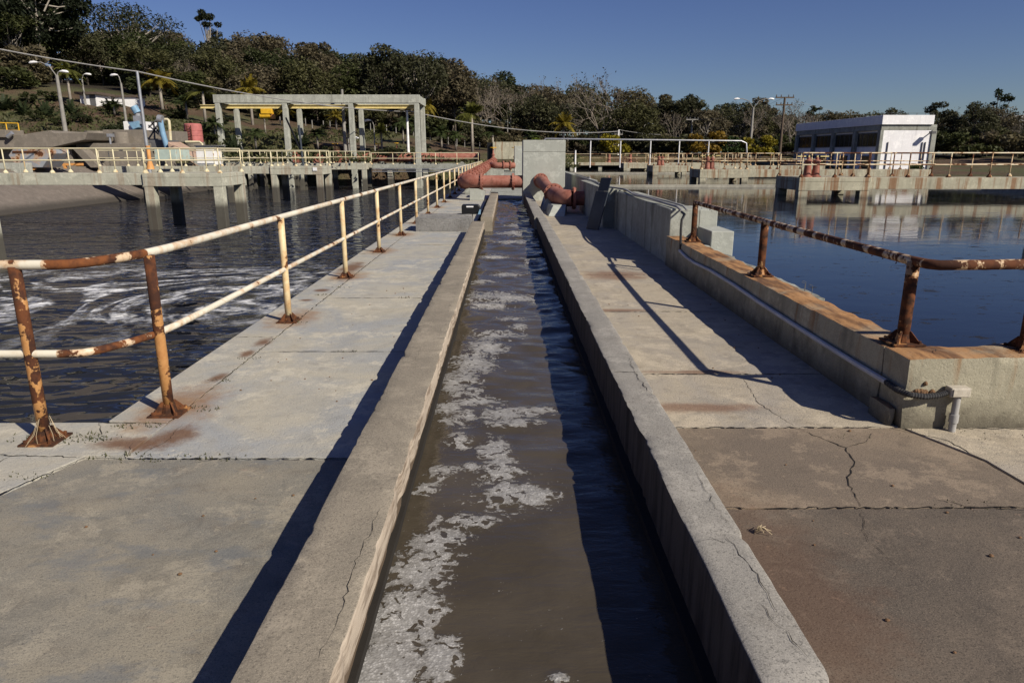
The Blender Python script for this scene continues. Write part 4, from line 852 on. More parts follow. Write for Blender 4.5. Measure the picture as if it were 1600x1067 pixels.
# left bank, sloping
m = MB(); m.prism([(-27.0, -2.6), (-26.9, -1.5), (-30.9, .62), (-31.4, .62), (-31.4, -2.6)], 'y', -12, 76); structure(m.build('tank_bank_wall', M['bank'], bevel=.02))
m = MB(); m.hexa([(-31, 38.5, -2.6), (-25.4, 38.5, -2.6), (-25.4, 39.0, -2.6), (-31, 39.0, -2.6)], [(-31, 38.5, .3), (-30.2, 38.5, .3), (-30.2, 39.0, .3), (-31, 39.0, .3)]); tag(m.build('bank_rib', M['bank'], bevel=.02), 'dark sloping concrete rib on the tank bank, nearer one', 'wall')
m = MB(); m.hexa([(-31, 53.5, -2.6), (-25.4, 53.5, -2.6), (-25.4, 54.3, -2.6), (-31, 54.3, -2.6)], [(-31, 53.5, .4), (-30.0, 53.5, .4), (-30.0, 54.3, .4), (-31, 54.3, .4)]); tag(m.build('bank_rib', M['bank'], bevel=.02), 'sloping concrete rib on the tank bank behind the nearest platform', 'wall')

def aerator_pair(Y, xs_, zt, label):
    for i, x in enumerate(xs_):
        v = thing('valve_pedestal', label % ('inner' if i == 0 else 'outer'), 'valve pedestal', 'red valve pedestals on platforms', (x, Y, zt))
        m = MB(); m.lathe([(.24, 0), (.24, .05), (.17, .06), (.13, .62), (.16, .64), (.16, .72), (.07, .74), (.07, .84)], (0, 0, 0), 14); m.build('body', M['red_pipe'], v, True)
        m = MB(); m.bar((-.5, 0, .88), (.5, 0, .88), .05); m.cyl((0, 0, .82), (0, 0, .92), .05, n=8); m.build('crank_bar', M['beam_yellow'], v)
aerator_pair(31.6, (13.15, 13.52), ZR, '%s red valve pedestal on nearest platform of the still tank')
aerator_pair(48.2, (13.35, 13.65), ZR, '%s red valve pedestal on second platform of the still tank')
aerator_pair(64.2, (13.45, 13.75), ZR, '%s red valve pedestal on third platform of the still tank')
for (px, wd) in ((985, 'beside the white stub pole'), (952, 'near the tall chamber')):
    c = at(px, 262, 90); v = thing('valve_pedestal', 'tiny far red valve pedestal %s' % wd, 'valve pedestal', None, (c[0], 90.4, .62)); m = MB(); m.lathe([(.3, 0), (.2, .1), (.17, .9), (.2, 1.0)], (0, 0, 0), 12); m.build('body', M['red_pipe'], v, True)

# ------------------------------------------------------------------ concrete gantry with hoist
ga = thing('gantry_frame', 'tall pale concrete portal gantry with eight columns over the tank', 'gantry')
GX = [-27.2, -20.9, -14.7, -8.5]; GY0, GY1, GT = 70.0, 74.6, 7.0
for x in GX:
    for y in (GY0, GY1):
        m = MB(); m.hexa([(x - .27, y - .27, -2), (x + .27, y - .27, -2), (x + .27, y + .27, -2), (x - .27, y + .27, -2)], [(x - .22, y - .25, GT - .75), (x + .22, y - .25, GT - .75), (x + .22, y + .25, GT - .75), (x - .22, y + .25, GT - .75)]); m.build('column', M['gantry'], ga, bevel=.03)
    m = MB(); m.box(x - .25, x + .25, GY0 + .27, GY1 - .27, GT - .72, GT - .02); m.build('cross_beam', M['gantry'], ga, bevel=.02)
for y in (GY0, GY1):
    m = MB(); m.box(GX[0] - .32, GX[-1] + .32, y - .26, y + .26, GT - .74, GT); m.build('longitudinal_beam', M['gantry'], ga, bevel=.03)
m = MB(); ym = (GY0 + GY1) / 2
m.box(-29.8, -9.0, ym - .16, ym + .16, GT - 1.10, GT - 1.04); m.box(-29.8, -9.0, ym - .16, ym + .16, GT - .79, GT - .735); m.box(-29.8, -9.0, ym - .04, ym + .04, GT - 1.04, GT - .79); m.build('runway_beam', M['beam_yellow'], ga)
ho = thing('chain_hoist', 'orange-yellow trolley hoist hanging from the gantry runway beam', 'hoist')
c = at(417, 167, ym); hx = c[0]; m = MB(); m.box(hx - .55, hx + .55, ym - .35, ym + .35, GT - 1.6, GT - 1.12); m.build('trolley', M['yellow'], ho, bevel=.04)
m = MB(); m.cyl((hx - .7, ym, GT - 1.75), (hx + .3, ym, GT - 1.75), .28, n=14); m.build('drum', M['yellow'], ho, True)
m = MB(); m.box(hx + .32, hx + .7, ym - .2, ym + .2, GT - 2.05, GT - 1.6); m.build('motor', M['orange'], ho, bevel=.03)
da = thing('davit_crane', 'thin blue and black davit arm standing before the second gantry column', 'davit')
c = at(474, 262, 50.5); m = MB(); m.cyl((c[0], 50.5, ZL), (c[0] - .1, 50.5, ZL + 2.7), .07, n=10); m.build('mast', M['dark_steel'], da, True)
m = MB(); m.bar((c[0] - .1, 50.5, ZL + 1.0), (c[0] - 1.0, 50.7, ZL + 3.2), .09); m.build('arm', M['black'], da)

# ------------------------------------------------------------------ grit plant on the left bank
gr = thing('grit_channel', 'brown-grey concrete grit channel structure with round basins on bank', 'plant')
Yg = 56.0
def gp_(pxy, y=Yg): return [(at(a, b, y)[0], at(a, b, y)[2]) for a, b in pxy]
def gbox(px0, py0, px1, py1, depth, mat, name, par, y=Yg, bev=.03):
    (x0, z1), (x1, z0) = gp_([(px0, py0), (px1, py1)], y); m = MB(); m.box(x0, x1, y, y + depth, z0, z1); return m.build(name, mat, par, bevel=bev)
m = MB(); m.prism(gp_([(-40, 216), (30, 213), (78, 212), (116, 206), (124, 210), (172, 209), (168, 220), (120, 231), (-40, 234)]), 'y', Yg - 3, Yg + 1.5); m.build('inclined_channel', M['plant'], gr, bevel=.03)
gbox(-40, 231, 118, 275, 3.0, M['plant'], 'channel_base', gr, Yg - 2.2)
gbox(160, 203, 233, 280, 5, M['plant'], 'settling_box', gr, Yg + .5)
gbox(118, 224, 232, 280, 2.0, M['plant'], 'lower_channel', gr, Yg - 1.6)
m = MB(); m.prism(gp_([(120, 231), (135, 231), (165, 262), (150, 262)], Yg - 1.9), 'y', Yg - 2.6, Yg - 1.62); m.build('slanted_buttress', M['plant'], gr, bevel=.03)
for (px0, px1, pyt, pyb, y) in ((131, 166, 205, 222, Yg + 5), (176, 201, 207, 228, Yg - .4)):
    a = at(px0, pyt, y); b_ = at(px1, pyb, y); r = (b_[0] - a[0]) / 2; m = MB(); m.lathe([(r, b_[2] - a[2]), (r, -.1), (r * .96, 0), (r * .85, 0), (r * .85, -.2)], ((a[0] + b_[0]) / 2, y + r * .2, a[2]), 28); m.build('round_basin', M['plant'], gr, True)
m = MB(); c = at(171, 212, Yg - 3.3); m.box(c[0] - .15, c[0] + .25, Yg - 3.4, Yg - 3.1, c[2] - .1, c[2] + .12); m.cyl((c[0], Yg - 3.3, c[2] - .6), (c[0], Yg - 3.3, c[2]), .07, n=8); m.build('gate_head', M['steel'], gr)
gbox(-12, 203, 10, 215, 2, M['plant'], 'pump_box', gr, Yg - 3.2)
c = at(11, 210, Yg - 3.3); m = MB(); m.cyl((c[0], Yg - 3.3, c[2] - .2), (c[0] + .4, Yg - 3.3, c[2] + .1), .14, n=10); m.build('pump_head', M['steel'], gr, True)
yr = thing('guard_railing', 'bright yellow guard rail at the left picture edge above channel', 'railing')
a = at(28, 193, Yg + 2); b_ = at(-40, 191, Yg + 2)
m = MB()
for dz in (0, .55): m.tube([(a[0], Yg + 2, a[2] - dz), (b_[0], Yg + 2, b_[2] - dz)], .04, 6)
for t_ in (0, .28, .55, .85): m.tube([(a[0] + (b_[0] - a[0]) * t_, Yg + 2, a[2]), (a[0] + (b_[0] - a[0]) * t_, Yg + 2, a[2] - 1.3)], .04, 6)
m.build('bars', M['yellow'], yr, True)
sk = thing('waste_skip', 'grey-blue tapered waste skip with rusty rim on the bank', 'skip'); ys_ = 47.0
P_ = gp_([(13, 243), (20, 233), (78, 233), (80, 240), (66, 262), (27, 262)], ys_); m = MB(); m.prism(P_, 'y', ys_, ys_ + 2.0); o = m.build('hopper', M['skip'], sk, bevel=.03); o.color = col1(0)
Q_ = gp_([(20, 236), (58, 236), (58, 239), (20, 239)], ys_); m = MB(); m.prism(Q_, 'y', ys_ - .06, ys_ - .005); m.build('rusty_rim', M['rust'], sk)
Q_ = gp_([(30, 262), (52, 262), (52, 266), (30, 266)], ys_); m = MB(); m.prism(Q_, 'y', ys_ + .1, ys_ + .3); m.build('skid', M['orange'], sk)
gbox(-30, 255, 33, 272, 1.2, M['gantry'], 'plinth', tag(thing('skip_plinth', 'pale concrete plinth beneath the waste skip', 'plinth'), 'pale concrete plinth beneath the waste skip', 'plinth'), 45.5)
c0 = at(94, 259, 50); m = MB(); m.box(c0[0], c0[0] + 1.5, 50, 50.2, c0[2], c0[2] + .16); m.box(c0[0] + .2, c0[0] + .35, 50, 50.2, c0[2] - .2, c0[2] - .003); tag(m.build('skid_bar', M['orange']), 'short orange steel skid bar lying beside the waste skip', 'bar')
# machinery right of the channel
wt = tag(gbox(192, 190, 226, 207, 2.2, M['white'], 'water_tank', None, Yg + 1.5), 'white rectangular tank on top of the grit channel', 'tank')
bm1 = thing('screen_machine', 'light blue motor and chute machine above the white tank', 'machine')
def gpt(px, py, y): return at(px, py, y)
m = MB(); m.prism(gp_([(208, 193), (224, 190), (224, 200), (216, 203)], Yg + 1.4), 'y', Yg + .6, Yg + 1.4); m.build('chute', M['blue'], bm1, bevel=.02)
m = MB(); a, b_ = gpt(209, 167, Yg + 1), gpt(215, 177, Yg + 1); m.tube([a, b_], .28, 12); m.build('motor', M['blue'], bm1, True)
m = MB(); a, b_ = gpt(215, 177, Yg + 1), gpt(216, 192, Yg + 1); m.tube([a, b_], .2, 10); m.box(a[0] - .3, a[0] + .4, Yg + .8, Yg + 1.2, b_[2] - .1, b_[2] + .5); m.build('gearbox', M['steel'], bm1)
tr = thing('truss_stair', 'dark steel lattice stair beside the light blue chute', 'stair')
m = MB()
for (a, b_) in (((232, 200), (246, 186)), ((232, 218), (250, 190)), ((232, 196), (252, 214)), ((240, 190), (242, 218)), ((233, 205), (256, 205)), ((236, 190), (256, 218)), ((255, 186), (255, 218)), ((232, 218), (258, 218))): m.bar(gpt(*a, Yg), gpt(*b_, Yg), .09)
m.build('lattice', M['frame_dark'], tr)
bt = thing('screw_conveyor', 'slanted light blue screw conveyor tube with motor head', 'conveyor')
m = MB(); m.tube([gpt(250, 188, Yg - 1), gpt(254, 207, Yg - 1), gpt(261, 231, Yg - 1)], .2, 12); m.build('tube', M['blue'], bt, True)
m = MB(); m.tube([gpt(247, 186, Yg - 1), gpt(254, 187, Yg - 1)], .3, 12); m.build('motor', M['steel'], bt, True)
tag(gbox(232, 219, 258, 236, 2.5, M['frame_dark'], 'machine_hood', None, Yg - .5), 'dark machine hood under the steel lattice stair', 'machine')
tag(gbox(259, 205, 276, 222, 2.2, M['plant'], 'concrete_box', None, Yg + 3), 'small grey concrete box beside the red tank', 'box')
m = MB(); m.tube([gpt(253, 187, Yg + 1), gpt(262, 187, Yg + 1), gpt(264, 189, Yg + 1), gpt(265, 200, Yg + 1), gpt(267, 224, Yg + 1)], .11, 8); tag(m.build('vent_pipe', M['rail_cream'], smooth=True), 'cream bent pipe rising beside the blue conveyor', 'pipe').color = col1(0)
rt = thing('round_tank', 'faded red cylindrical tank standing on the bank', 'tank')
a = at(281, 193, 62); b_ = at(311, 222, 62); r = (b_[0] - a[0]) / 2; c = ((a[0] + b_[0]) / 2, 62.8, b_[2])
hh = a[2] - b_[2]; m = MB(); m.lathe([(r, 0), (r, hh * .33), (r * 1.03, hh * .34), (r * 1.03, hh * .37), (r, hh * .38), (r, hh * .62), (r * 1.03, hh * .63), (r * 1.03, hh * .66), (r, hh * .67), (r * .98, hh * .95), (r * .86, hh), (0.05, hh * 1.03)], c, 28); m.build('shell', M['red_tank'], rt, True)
m = MB()
for dx in (-.18, .18): m.tube([(c[0] + dx, 62.8 - r - .12, c[2]), (c[0] + dx, 62.8 - r - .12, c[2] + hh * .9)], .03, 6)
for k in range(6): m.tube([(c[0] - .18, 62.8 - r - .12, c[2] + hh * (.1 + .14 * k)), (c[0] + .18, 62.8 - r - .12, c[2] + hh * (.1 + .14 * k))], .022, 6)
m.build('ladder', M['rust'], rt)
m = MB(); m.lathe([(r * 1.15, -1.5), (r * 1.15, 0)], c, 28); m.build('plinth', M['plant'], rt)
sl = thing('sloping_screen', 'salmon-brown sloping screen ramp between blue tube and white cabinet', 'ramp')
A = [gpt(262, 222, Yg - 1.5), gpt(282, 222, Yg + 1.5), gpt(310, 238, Yg + 1.5), gpt(322, 262, Yg - 1.5)]
m = MB(); m.hexa([(q[0], q[1], q[2] - .35) for q in A], A); m.build('ramp', M['tile'], sl, bevel=.02)
m = MB(); m.bar(gpt(282, 236, Yg - 2), gpt(322, 264, Yg - 2), .12, .25); m.build('side_beam', M['gantry'], sl)
tag(gbox(240, 234, 276, 251, 2.0, M['mint'], 'container', None, 46), 'pale green steel container behind the nearest platform rail', 'container').color = col1(0)
wc = thing('control_cabinet', 'white control cabinet with thin roof left of the gantry', 'cabinet')
gbox(305, 229, 336, 258, 1.4, M['white'], 'body', wc, 50); gbox(303, 227, 338, 229, 1.7, M['frame_dark'], 'roof', wc, 49.9)
c = at(320, 245, 49.98); m = MB(); m.box(c[0] - .01, c[0] + .01, 49.97, 49.995, c[2] - .55, c[2] + .6); m.build('door_gap', M['frame_dark'], wc)
m = MB(); m.tube([gpt(290, 222, 60), gpt(312, 222, 60), gpt(316, 225, 60), gpt(317, 262, 60)], .09, 8); tag(m.build('bent_pipe', M['rail_cream'], smooth=True), 'thin cream bent pipe crossing behind the control cabinet', 'pipe').color = col1(0)
# retaining slabs under the plant, paved bank top
m = MB(); m.box(-60, -31.0, 30, 66, .3, .74); structure(m.build('plant_pavement', M['plant'], bevel=.02))
m = MB(); m.box(-60, -31.6, 41.5, 44, .745, 1.35); tag(m.build('kerb_wall', M['gantry'], bevel=.02), 'long pale kerb wall on bank behind nearest footbridge rail', 'wall')

# ------------------------------------------------------------------ poles, lamps, wires
def pole(name, label, cat, px, pyt, pyb, Y0, r0=.16, mat='pole', arms=None, group=None, cross=None):
    Y = hit(px, pyb) if (Y0 > 70 and px < 800) else Y0
    a = at(px, pyt, Y); b_ = at(px, pyb, Y); h = a[2] - b_[2]; x = (a[0] + b_[0]) / 2
    t_ = thing(name, label, cat, group, (x, Y, b_[2]))
    m = MB(); m.tube([(0, 0, -1.0), (0, 0, h)], [r0, r0 * .62], 10); m.build('pole', M[mat], t_, True)
    for (dx, dz) in (arms or []):
        m = MB(); m.tube([(0, 0, h - .1), (dx * .35, 0, h + dz * .75), (dx * .75, 0, h + dz * 1.0), (dx, 0, h + dz)], .045, 6); m.build('arm', M[mat], t_, True)
        m = MB(); s = 1 if dx > 0 else -1; m.tube([(dx - s * .1, 0, h + dz), (dx + s * .15, 0, h + dz + .02), (dx + s * .45, 0, h + dz - .02), (dx + s * .6, 0, h + dz - .05)], [.05, .11, .12, .05], 10); m.build('lamp_head', M['lamp'], t_, True)
    for (w, dz) in (cross or []):
        m = MB(); m.box(-w / 2, w / 2, -.07, .07, h + dz - .07, h + dz + .07); m.build('crossarm', M['wood' if mat == 'wood' else 'pole'], t_)
        for k in (-.46, -.2, .2, .46): m = MB(); m.lathe([(.05, 0), (.08, .05), (.05, .12), (.07, .18), (.03, .24)], (w * k, 0, h + dz + .073), 8); m.build('insulator', M['frame_dark'], t_)
    return Vector((x, Y, a[2]))
pole('street_lamp', 'double-armed lamp on pale pole nearest the left picture edge', 'lamp', 96, 118, 212, 62, .2, arms=[(-1.5, 1.0), (.4, .3)])
pole('street_lamp', 'lamp pole on the hill before the white shed', 'lamp', 131, 124, 164, 95, .12, arms=[(.45, .5)])
pole('street_lamp', 'lamp pole between white shed and steel mast', 'lamp', 194, 130, 204, 75, .14, arms=[(-.3, .7)])
T0 = pole('steel_mast', 'slim grey steel mast with orange foot by the nearest platform', 'mast', 224, 112, 262, 46.5, .13, 'steel')
m = MB(); c = at(235, 262, 45); m.lathe([(.25, 0), (.12, .5), (.12, 1.3), (.14, 1.32), (.14, 1.4)], (c[0], 45, c[2] - .1), 10); tag(m.build('bollard', M['orange'], smooth=True), 'orange cone bollard at the foot of the steel mast', 'bollard')
pole('utility_pole', 'leaning grey pole seen through the gantry between its middle columns', 'pole', 537, 140, 236, 84, .2)
T1 = pole('utility_pole', 'white round pole just behind the last gantry column', 'pole', 637, 173, 240, 84, .16, 'lamp')
pole('street_lamp', 'small lamp seen between the third and fourth gantry columns', 'lamp', 585, 195, 238, 80, .08, arms=[(-.35, .4)])
pole('street_lamp', 'short lamp with white head near the red header pipe end', 'lamp', 545, 217, 240, 78, .1, arms=[(.4, .1)])
pole('utility_pole', 'taller of two thin poles above the far outlet chamber', 'pole', 798, 168, 236, 88, .12)
pole('utility_pole', 'shorter of two thin poles above the far outlet chamber', 'pole', 793, 187, 236, 90, .12)
T2 = pole('utility_pole', 'white pole with short crossarm beside the yellow shrub', 'pole', 966, 203, 243, 98, .16, 'lamp', cross=[(1.1, -.6)])
pole('street_lamp', 'single lamp pole left of the T-shaped pole', 'lamp', 1003, 203, 243, 100, .13, arms=[(.8, .8)])
T3 = pole('utility_pole', 'thin pole between single lamp and T-shaped pole', 'pole', 1043, 211, 243, 100, .1)
T4 = pole('utility_pole', 'T-shaped pale concrete pole behind the white overhead pipe', 'pole', 1080, 186, 243, 98, .16, cross=[(1.6, -.1)])
pole('street_lamp', 'tall double-armed lamp left of the wooden utility pole', 'lamp', 1174, 168, 244, 92, .2, arms=[(-1.9, 1.0), (1.9, 1.0)])
T5 = pole('utility_pole', 'dark wooden utility pole with two crossarms near the white building', 'pole', 1222, 152, 246, 84, .18, 'wood', cross=[(2.1, -.05), (1.9, -.85)])
pole('utility_pole', 'short blue-white stub pole right of the tall chamber', 'pole', 899, 235, 258, 70, .11, 'lamp')
def wire(label, a, b_, sag, r=.03, mat='cable'):
    a, b_ = Vector(a), Vector(b_); m = MB(); m.tube([a.lerp(b_, t_) - Vector((0, 0, sag * 4 * t_ * (1 - t_))) for t_ in np.linspace(0, 1, 25)], r, 5); return tag(m.build('overhead_cable', M[mat], smooth=True), label, 'cable')
c0 = at(-160, 44, 36); wire('thick pale overhead cable running from left edge to steel mast', c0, T0, .15, .034)
wire('overhead cable from the steel mast down past the gantry', T0, T1 + Vector((0, 0, -.1)), .5, .04)
wire('overhead cable from white round pole across to white crossarm pole', T1, T2 + Vector((0, 0, -.2)), .9, .045)
wire('overhead cable from crossarm pole to thin pole', T2, T3, .15, .03); wire('overhead cable from thin pole toward the double-armed lamp', T3, at(1170, 226, 96), .2, .025)
wire('faint cable between T-shaped pole and wooden utility pole', T4, T5, .8, .012); wire('faint cable leaving wooden utility pole behind the building', T5, at(1400, 180, 120), .8, .012)
# white overhead pipe on posts
wp = thing('overhead_pipe', 'long white pipe carried on thin posts above the still tank', 'pipe')
a, b_, c_ = at(849, 221, 74), at(853, 217, 74), at(1158, 220.5, 74); e_ = at(1166, 224, 74); f_ = at(1167, 242, 74)
m = MB(); m.tube([a, b_, at(1000, 218.8, 74), c_, e_, f_], .085, 10); m.build('pipe', M['steel'], wp, True)
for px in (923, 970, 1017, 1062, 1108): q = at(px, 219, 74); m = MB(); m.cyl((q[0], 74, .3), (q[0], 74, q[2] - .09), .06, n=8); m.build('post', M['lamp'], wp, True)

# ------------------------------------------------------------------ white building
bd_ = thing('pump_house', 'white flat-roofed pump house with grey frame and high window strip', 'building')
BX0, BX1, BY0, BY1, BZ0, BZ1 = 31.2, 35.6, 61.0, 79.0, -.4, 4.75
m = MB(); m.box(BX0 + .25, BX1 - .11, BY0 + .12, BY1, BZ0, 3.55); m.build('wall', M['facade'], bd_)
m = MB(); m.box(BX0 - .02, BX1 - .1, BY0 - .05, BY1 + .1, 4.0, BZ1); m.build('parapet', M['facade'], bd_, bevel=.02)
m = MB(); m.box(BX0 + .05, BX1 + .3, BY0 + .1, BY1, 3.554, 3.996); m.build('eaves_beam', M['grey'], bd_, bevel=.02)
for y in (BY0, BY0 + 4.4, BY0 + 8.8, BY0 + 13.2, BY1 - .5):
    m = MB(); m.box(BX0 - .03, BX0 + .248, y, y + .5, BZ0, 3.55); m.build('column', M['grey'], bd_, bevel=.02)
m = MB(); m.box(BX1 - .1, BX1 + .3, BY0 + .01, BY0 + .5, BZ0, 3.55); m.build('column', M['grey'], bd_, bevel=.02)
for k in range(4):
    y0 = BY0 + .55 + 4.4 * k; y1 = y0 + 3.75
    fr = MB(); fr.box(BX0 + .2, BX0 + .247, y0, y1, 2.25, 3.4); w_ = fr.build('window', M['frame_dark'], bd_)
    for j in range(4):
        a0_ = y0 + .06 + j * (y1 - y0) / 4; m = MB(); m.box(BX0 + .18, BX0 + .197, a0_, a0_ + (y1 - y0) / 4 - .12, 2.32, 3.33); m.build('pane', M['shade_glass'], w_)
    if k in (0, 1, 2):
        m = MB(); m.box(BX0 + .2, BX0 + .247, y0 + 1.0, y0 + 2.6, .3, 1.5); w_ = m.build('window', M['frame_dark'], bd_); m = MB(); m.box(BX0 + .18, BX0 + .197, y0 + 1.08, y0 + 2.52, .38, 1.42); m.build('pane', M['shade_glass'], w_)
for x in (BX0 + .75, BX1 - .75, BX1 - .5): m = MB(); m.cyl((x, BY0 + .06, BZ0), (x, BY0 + .06, 2.6), .04, n=8); m.build('downpipe', M['frame_dark'], bd_, True)
m = MB(); c = (BX1 - .25, BY0 - .5); m.tube([(c[0], BY0 + .2, 3.3), (c[0] - .05, BY0 - .35, 3.35)], .05, 6); m.box(c[0] - .3, c[0] + .05, BY0 - .75, BY0 - .3, 3.25, 3.45); m.build('wall_lamp', M['frame_dark'], bd_)
m = MB()
for x in np.linspace(BX0, BX1 - .2, 7): m.tube([(x, BY0, BZ1), (x, BY0, BZ1 + .18)], .02, 5)
for y in np.linspace(BY0, BY1, 10): m.tube([(BX0 + .03, y, BZ1), (BX0 + .03, y, BZ1 + .18)], .02, 5)
m.tube([(BX0, BY0, BZ1 + .15), (BX1 - .2, BY0, BZ1 + .15)], .012, 4); m.build('roof_wire', M['frame_dark'], bd_)
sh = thing('shed', 'small white shed with dark roof on the hillside', 'shed')
Ys = hit(138, 164); a = at(124, 148, Ys); b_ = at(152, 164, Ys); m = MB(); m.box(a[0], b_[0], Ys, Ys + 3, b_[2] - .5, a[2]); m.build('wall', M['white'], sh)
m = MB(); m.box(a[0] - .3, b_[0] + .3, Ys - .4, Ys + 3.4, a[2] + .003, a[2] + .25); m.build('roof', M['roof'], sh)
c = at(146, 164, Ys - .03); m = MB(); m.box(c[0] - .3, c[0] + .3, Ys - .04, Ys - .005, c[2] - .1, c[2] + 1.2); m.build('door', M['frame_dark'], sh)
sh2 = thing('shed', 'low white shed half hidden by palms right of the other shed', 'shed')
Ys = hit(190, 166); a = at(165, 152, Ys); b_ = at(214, 166, Ys); m = MB(); m.box(a[0], b_[0], Ys, Ys + 2, b_[2] - .5, a[2]); m.build('wall', M['white'], sh2); m = MB(); m.box(a[0] - .2, b_[0] + .2, Ys - .2, Ys + 2.2, a[2] + .003, a[2] + .2); m.build('roof', M['roof'], sh2)
for (p0, p1, pt, wd) in ((1578, 1590, 181, 'shorter'), (1595, 1612, 180, 'taller')):
    a = at(p0, pt, 700); b_ = at(p1, 215, 700); bb = thing('tower_block', 'far pale tower block on the right skyline, %s one' % ('left' if wd == 'shorter' else 'right'), 'building'); m = MB(); m.box(a[0], b_[0], 700, 712, b_[2] - 20, a[2]); m.build('wall', M['dirt_far'], bb)
    for i in range(5):
        for j in range(2): x = a[0] + (b_[0] - a[0]) * (.2 + .45 * j); z = a[2] - 3 - 3.2 * i; m = MB(); m.box(x, x + 1.6, 699.8, 699.98, z - 1.3, z); m.build('window', M['shade_glass'], bb)

# ------------------------------------------------------------------ trees
def quads(centers, size, r, flat=0.0):
    """leaf-sized quads with random facing"""
    n = len(centers); a = r.normal(size=(n, 3)); a[:, 2] += flat * np.sign(a[:, 2] + 1e-6) * 1.2; a /= np.linalg.norm(a, axis=1)[:, None]
    b_ = np.cross(a, r.normal(size=(n, 3))); b_ /= np.linalg.norm(b_, axis=1)[:, None]; c = np.cross(a, b_)
    s = size * r.uniform(.55, 1.3, (n, 1)); b_ *= s; c *= s * .6
    V = np.stack([centers - b_, centers + c * .8 - b_ * .1, centers + b_, centers - c * .8 + b_ * .1], 1).reshape(-1, 3)
    return V, np.arange(n * 4).reshape(n, 4)
def mesh_np(name, V, Fq, mat):
    me = bpy.data.meshes.new(name); me.vertices.add(len(V)); me.vertices.foreach_set('co', V.astype(np.float32).ravel())
    me.loops.add(Fq.size); me.loops.foreach_set('vertex_index', Fq.ravel().astype(np.int32)); me.polygons.add(len(Fq)); me.polygons.foreach_set('loop_start', np.arange(0, Fq.size, 4, dtype=np.int32))
    me.materials.append(mat); me.update(calc_edges=True); return me
def broadleaf(seed, H, cw, ch, nclump, nleaf, leaf, trunkmat, umbrella=0.3):
    r = np.random.default_rng(seed); tr_ = MB(); cz = H - ch * .55; top = Vector((r.uniform(-.4, .4), r.uniform(-.4, .4), H - ch * .6))
    tr_.tube([(0, 0, -1.0), (top.x * .3, top.y * .3, H * .25), (top.x * .7, top.y * .7, H * .45), tuple(top)], [H * .022, H * .017, H * .014, H * .008], 7)
    C = []
    for k in range(nclump):
        a = r.uniform(0, 6.283); q = math.sqrt(r.random()) * cw / 2; w_ = math.sqrt(max(0, 1 - (q / (cw / 2)) ** 2)); zz = cz + ch * .46 * w_ * r.choice([r.uniform(.45, 1.0), r.uniform(-1.0, .6)]) - ch * .1 * (1 - w_)
        c = Vector((q * math.cos(a), q * math.sin(a), zz)); s = Vector((top.x * .5, top.y * .5, H * r.uniform(.3, .55)))
        mid = s.lerp(c, .5) + Vector((r.uniform(-.5, .5), r.uniform(-.5, .5), -.3)); tr_.tube([s, mid, c], [H * .008, H * .005, H * .002], 5, False)
        rad = cw * r.uniform(.12, .2); m_ = int(nleaf / nclump)
        d = r.normal(size=(m_, 3)); d /= np.linalg.norm(d, axis=1)[:, None]; rr = rad * r.uniform(.55, 1.08, (m_, 1)); pts_ = d * rr; pts_[:, 2] *= .62; pts_ += np.array(c)
        C.append(pts_)
    V, Fq = quads(np.concatenate(C), leaf, r, .4)
    return tr_.mesh('trunk', trunkmat, True), mesh_np('crown', V, Fq, M['leaf'])
def bare(seed, H, spread, leaves=260):
    r = np.random.default_rng(seed); tr_ = MB(); tips = []
    def grow(p, d, L, rad, lev):
        q = p + d * L; mid = p.lerp(q, .5) + Vector(r.normal(size=3) * L * .06)
        tr_.tube([p, mid, q], [rad, rad * .85, rad * .62], 5 if lev < 2 else 3, False)
        if lev >= 5: tips.append(q); return
        for _ in range(3 if lev > 0 else 4):
            nd = (d + Vector(r.normal(size=3)) * spread + Vector((0, 0, .12))).normalized(); grow(q, nd, L * r.uniform(.58, .82), rad * .58, lev + 1)
    grow(Vector((0, 0, -.6)), Vector((r.uniform(-.1, .1), r.uniform(-.1, .1), 1)).normalized(), H * .34, H * .016, 0)
    T = np.array([tuple(t_) for t_ in tips]); idx = r.integers(0, len(T), leaves); V, Fq = quads(T[idx] + r.normal(size=(leaves, 3)) * .35, .2, r)
    return tr_.mesh('trunk', M['twig'], False), mesh_np('crown', V, Fq, M['leaf'])
BL = [broadleaf(11, 10, 8.5, 7.5, 34, 5200, .27, M['trunk']), broadleaf(12, 11, 8, 9.5, 36, 5400, .27, M['trunk']), broadleaf(13, 9, 9.5, 6.5, 36, 5200, .27, M['trunk']), broadleaf(14, 12, 7.5, 10.5, 34, 5200, .29, M['trunk']), broadleaf(15, 10, 8, 8, 26, 3400, .27, M['trunk_pale']), broadleaf(16, 11, 10, 6, 34, 4200, .27, M['trunk_pale'])]
BR = [bare(21, 10, .42), bare(22, 11, .5), bare(23, 9, .46), bare(24, 12, .55)]
EU = [broadleaf(31, 19, 10, 15, 56, 9500, .33, M['trunk_pale']), broadleaf(32, 21, 9.5, 17, 60, 9500, .33, M['trunk_pale'])]
SHB = [broadleaf(41, 2.6, 3.4, 2.6, 14, 1800, .18, M['trunk']), broadleaf(42, 2.0, 3.8, 2.0, 14, 1800, .18, M['trunk'])]
DARK = [(.070, .080, .029), (.058, .070, .027), (.092, .092, .038), (.115, .098, .051), (.082, .084, .042), (.135, .114, .070), (.064, .066, .034)]
BROWN = [(.13, .10, .07), (.115, .095, .06), (.14, .115, .08)]
